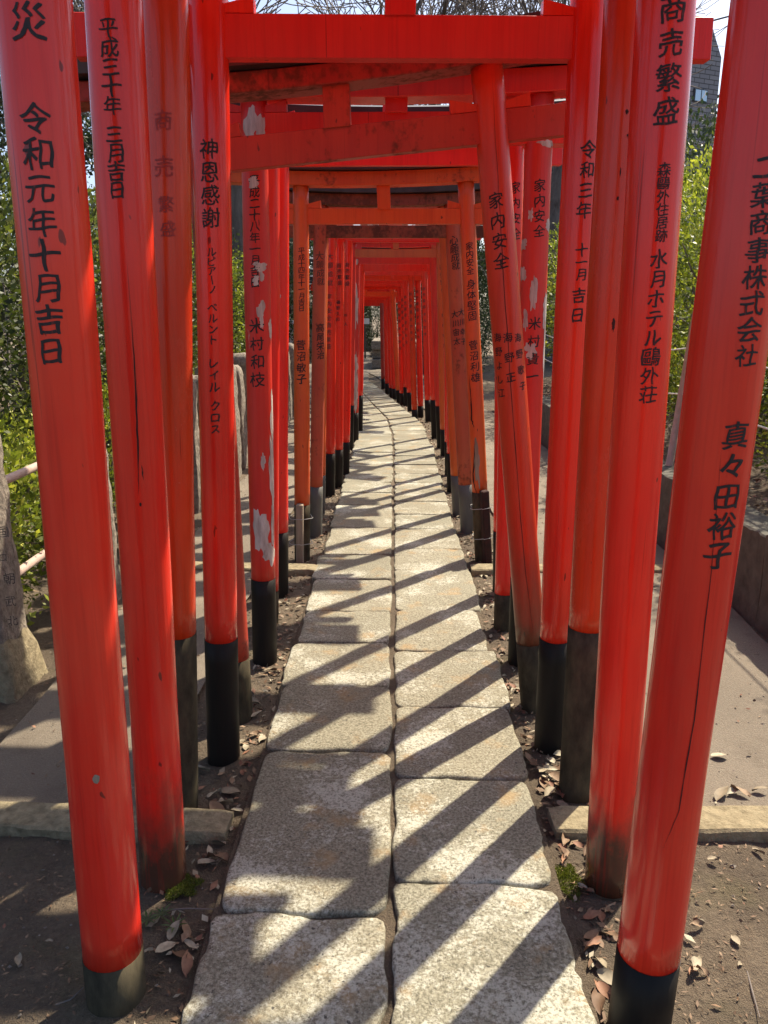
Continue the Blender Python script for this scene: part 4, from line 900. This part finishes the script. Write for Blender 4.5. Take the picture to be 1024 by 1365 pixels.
for mt, n, sz in (('dryleaf', 2600, 0.03), ('paleleaf', 1500, 0.028), ('redleaf', 900, 0.028)):
    Yv = rng.uniform(1.2, 17, n)**1.0
    litter('leaf_litter', n, lambda n: curve_x(Yv)+sgn(n)*(0.47+np.abs(rng.normal(0, 0.13, n))), lambda n: Yv, lambda X, Y: np.full(len(X), SOIL_Z+0.004), M[mt], sz, 'brown and pale leaf litter along both edges of the path')
    n2 = n//2+400
    litter('leaf_litter', n2, lambda n: rng.uniform(2.03, 3.6, n), lambda n: rng.uniform(2.7, 12, n), lambda X, Y: 0.425+np.minimum(.6, (X-2.0)*.22), M[mt], 0.045, 'reddish brown leaf litter covering the raised bed')
    litter('leaf_litter', n2, lambda n: rng.uniform(-4.5, -1.7, n), lambda n: rng.uniform(2.0, 14, n), lambda X, Y: SOIL_Z+0.0+np.maximum(0, (-1.95-X)*.16)+0.01, M[mt], 0.04, 'leaf litter on the bank behind the stone fence')
    n3 = 420
    litter('leaf_litter', n3, lambda n: sgn(n)*rng.uniform(0.8, 1.8, n), lambda n: rng.uniform(1.0, 10, n), lambda X, Y: np.full(len(X), -0.013), M[mt], 0.02, 'scattered leaf fragments on the ground beside the path')
def debris():
    n = 8000; X = sgn(n)*rng.uniform(0.5, 2.2, n); Y = rng.uniform(0.8, 2.1, n); k = n//5; X[:k] = sgn(k)*rng.uniform(0.47, 0.85, k); Y[:k] = rng.uniform(1, 7, k); P = np.stack([X, Y, np.full(n, SOIL_Z+0.004)], 1)
    v, f = leaf_quads(P, np.zeros((n, 3)), 0.015, 0.0, 0.35); v = v.reshape(-1, 4, 3); v[:, :, 2] = P[:, None, 2]+np.abs(v[:, :, 2]-P[:, None, 2])*0.35; o = link_mesh('soil_debris', fast_mesh('soil_debris', v.reshape(-1, 3), f, M['dryleaf'], rng.random(n)*0.8)); tag(o, 'tiny bark and leaf crumbs strewn over the bare soil', 'debris', kind='stuff')
debris()
def pebbles():
    V = []; F = []
    for k in range(1500):
        sd = random.choice((-1, 1)); x = sd*random.uniform(0.5, 2.0); y = random.uniform(0.9, 5.5); r_ = random.uniform(0.002, 0.006)*(1.8 if random.random() < 0.06 else 1); z = (-0.014 if abs(x) > 0.8 and y > 2.15 else SOIL_Z+0.003); b = len(V)
        for (u, v_, w) in ((1, 0, 0), (-1, 0, 0), (0, 1, 0), (0, -1, 0), (0, 0, .8), (0, 0, -.3)): V.append((x+(u+random.uniform(-.3, .3))*r_, y+(v_+random.uniform(-.3, .3))*r_, z+w*r_))
        F += [tuple(i+b for i in f) for f in ((0, 2, 4), (2, 1, 4), (1, 3, 4), (3, 0, 4), (2, 0, 5), (1, 2, 5), (3, 1, 5), (0, 3, 5))]
    tag(mesh_obj('gravel', V, F, M['post'], None), 'loose grit and small pebbles scattered beside the path', 'gravel', kind='stuff')
pebbles()
for (px, py, rx, ry, n, lb) in [(244, 1186, 0.07, 0.06, 2600, 'bright moss cushion at the earth-stained pillar foot'), (757, 1175, 0.05, 0.09, 2000, 'patchy moss along the edge of the paving stones')]:
    g = on_ground(px, py, SOIL_Z); a = rng.uniform(0, 6.28, n); rr = np.sqrt(rng.random(n)); rr = rr*(0.75+0.35*np.sin(a*3+px)*np.cos(a*2)); P = np.stack([g.x+np.cos(a)*rr*rx, g.y+np.sin(a)*rr*ry, SOIL_Z+0.001+0.009*np.sqrt(np.maximum(0, 1-rr**2))], 1)
    v, f = leaf_quads(P, np.zeros((n, 3)), 0.0065, 0.9, 0.45); o = link_mesh('moss', fast_mesh('moss', v, f, M['moss'], rng.random(n))); tag(o, lb, 'moss', kind='stuff')
wd = on_ground(213, 1232, SOIL_Z); weed = empty('weed', wd); tag(weed, 'small grey-green weed sprouting beside the moss cushion', 'weed')
for c in range(3):
    off = Vector(((-0.03, 0.0, 0.045)[c], (0.0, 0.02, -0.02)[c], 0))
    for q in range(9):
        a = q*0.7+c; L = random.uniform(0.022, 0.04); d = Vector((math.cos(a), math.sin(a), 0.5)); s_ = Vector((-math.sin(a), math.cos(a), 0))*0.003; p0 = off+Vector((0, 0, 0.012))
        mesh_obj('leaf', [p0, p0+d*L*.5+s_, p0+d*L-Vector((0, 0, .006)), p0+d*L*.5-s_], [(0, 1, 2, 3)], M['weed'], weed)
for (pa, pb, pc) in [((212, 1219), (250, 1216), (288, 1217)), ((995, 1300), (1003, 1330), (1012, 1362)), ((75, 1345), (95, 1338), (112, 1322)), ((20, 1010), (32, 1018), (40, 1030))]:
    pts = [on_ground(*q, SOIL_Z)+Vector((0, 0, 0.012)) for q in (pa, pb, pc)]; v, f = tube(pts, [0.0022, 0.002, 0.0012], 5); o = mesh_obj('fallen_twig', v, f, M['twig'], None); tag(o, 'thin dry twig lying on the bare soil', 'twig', 'fallen twigs')
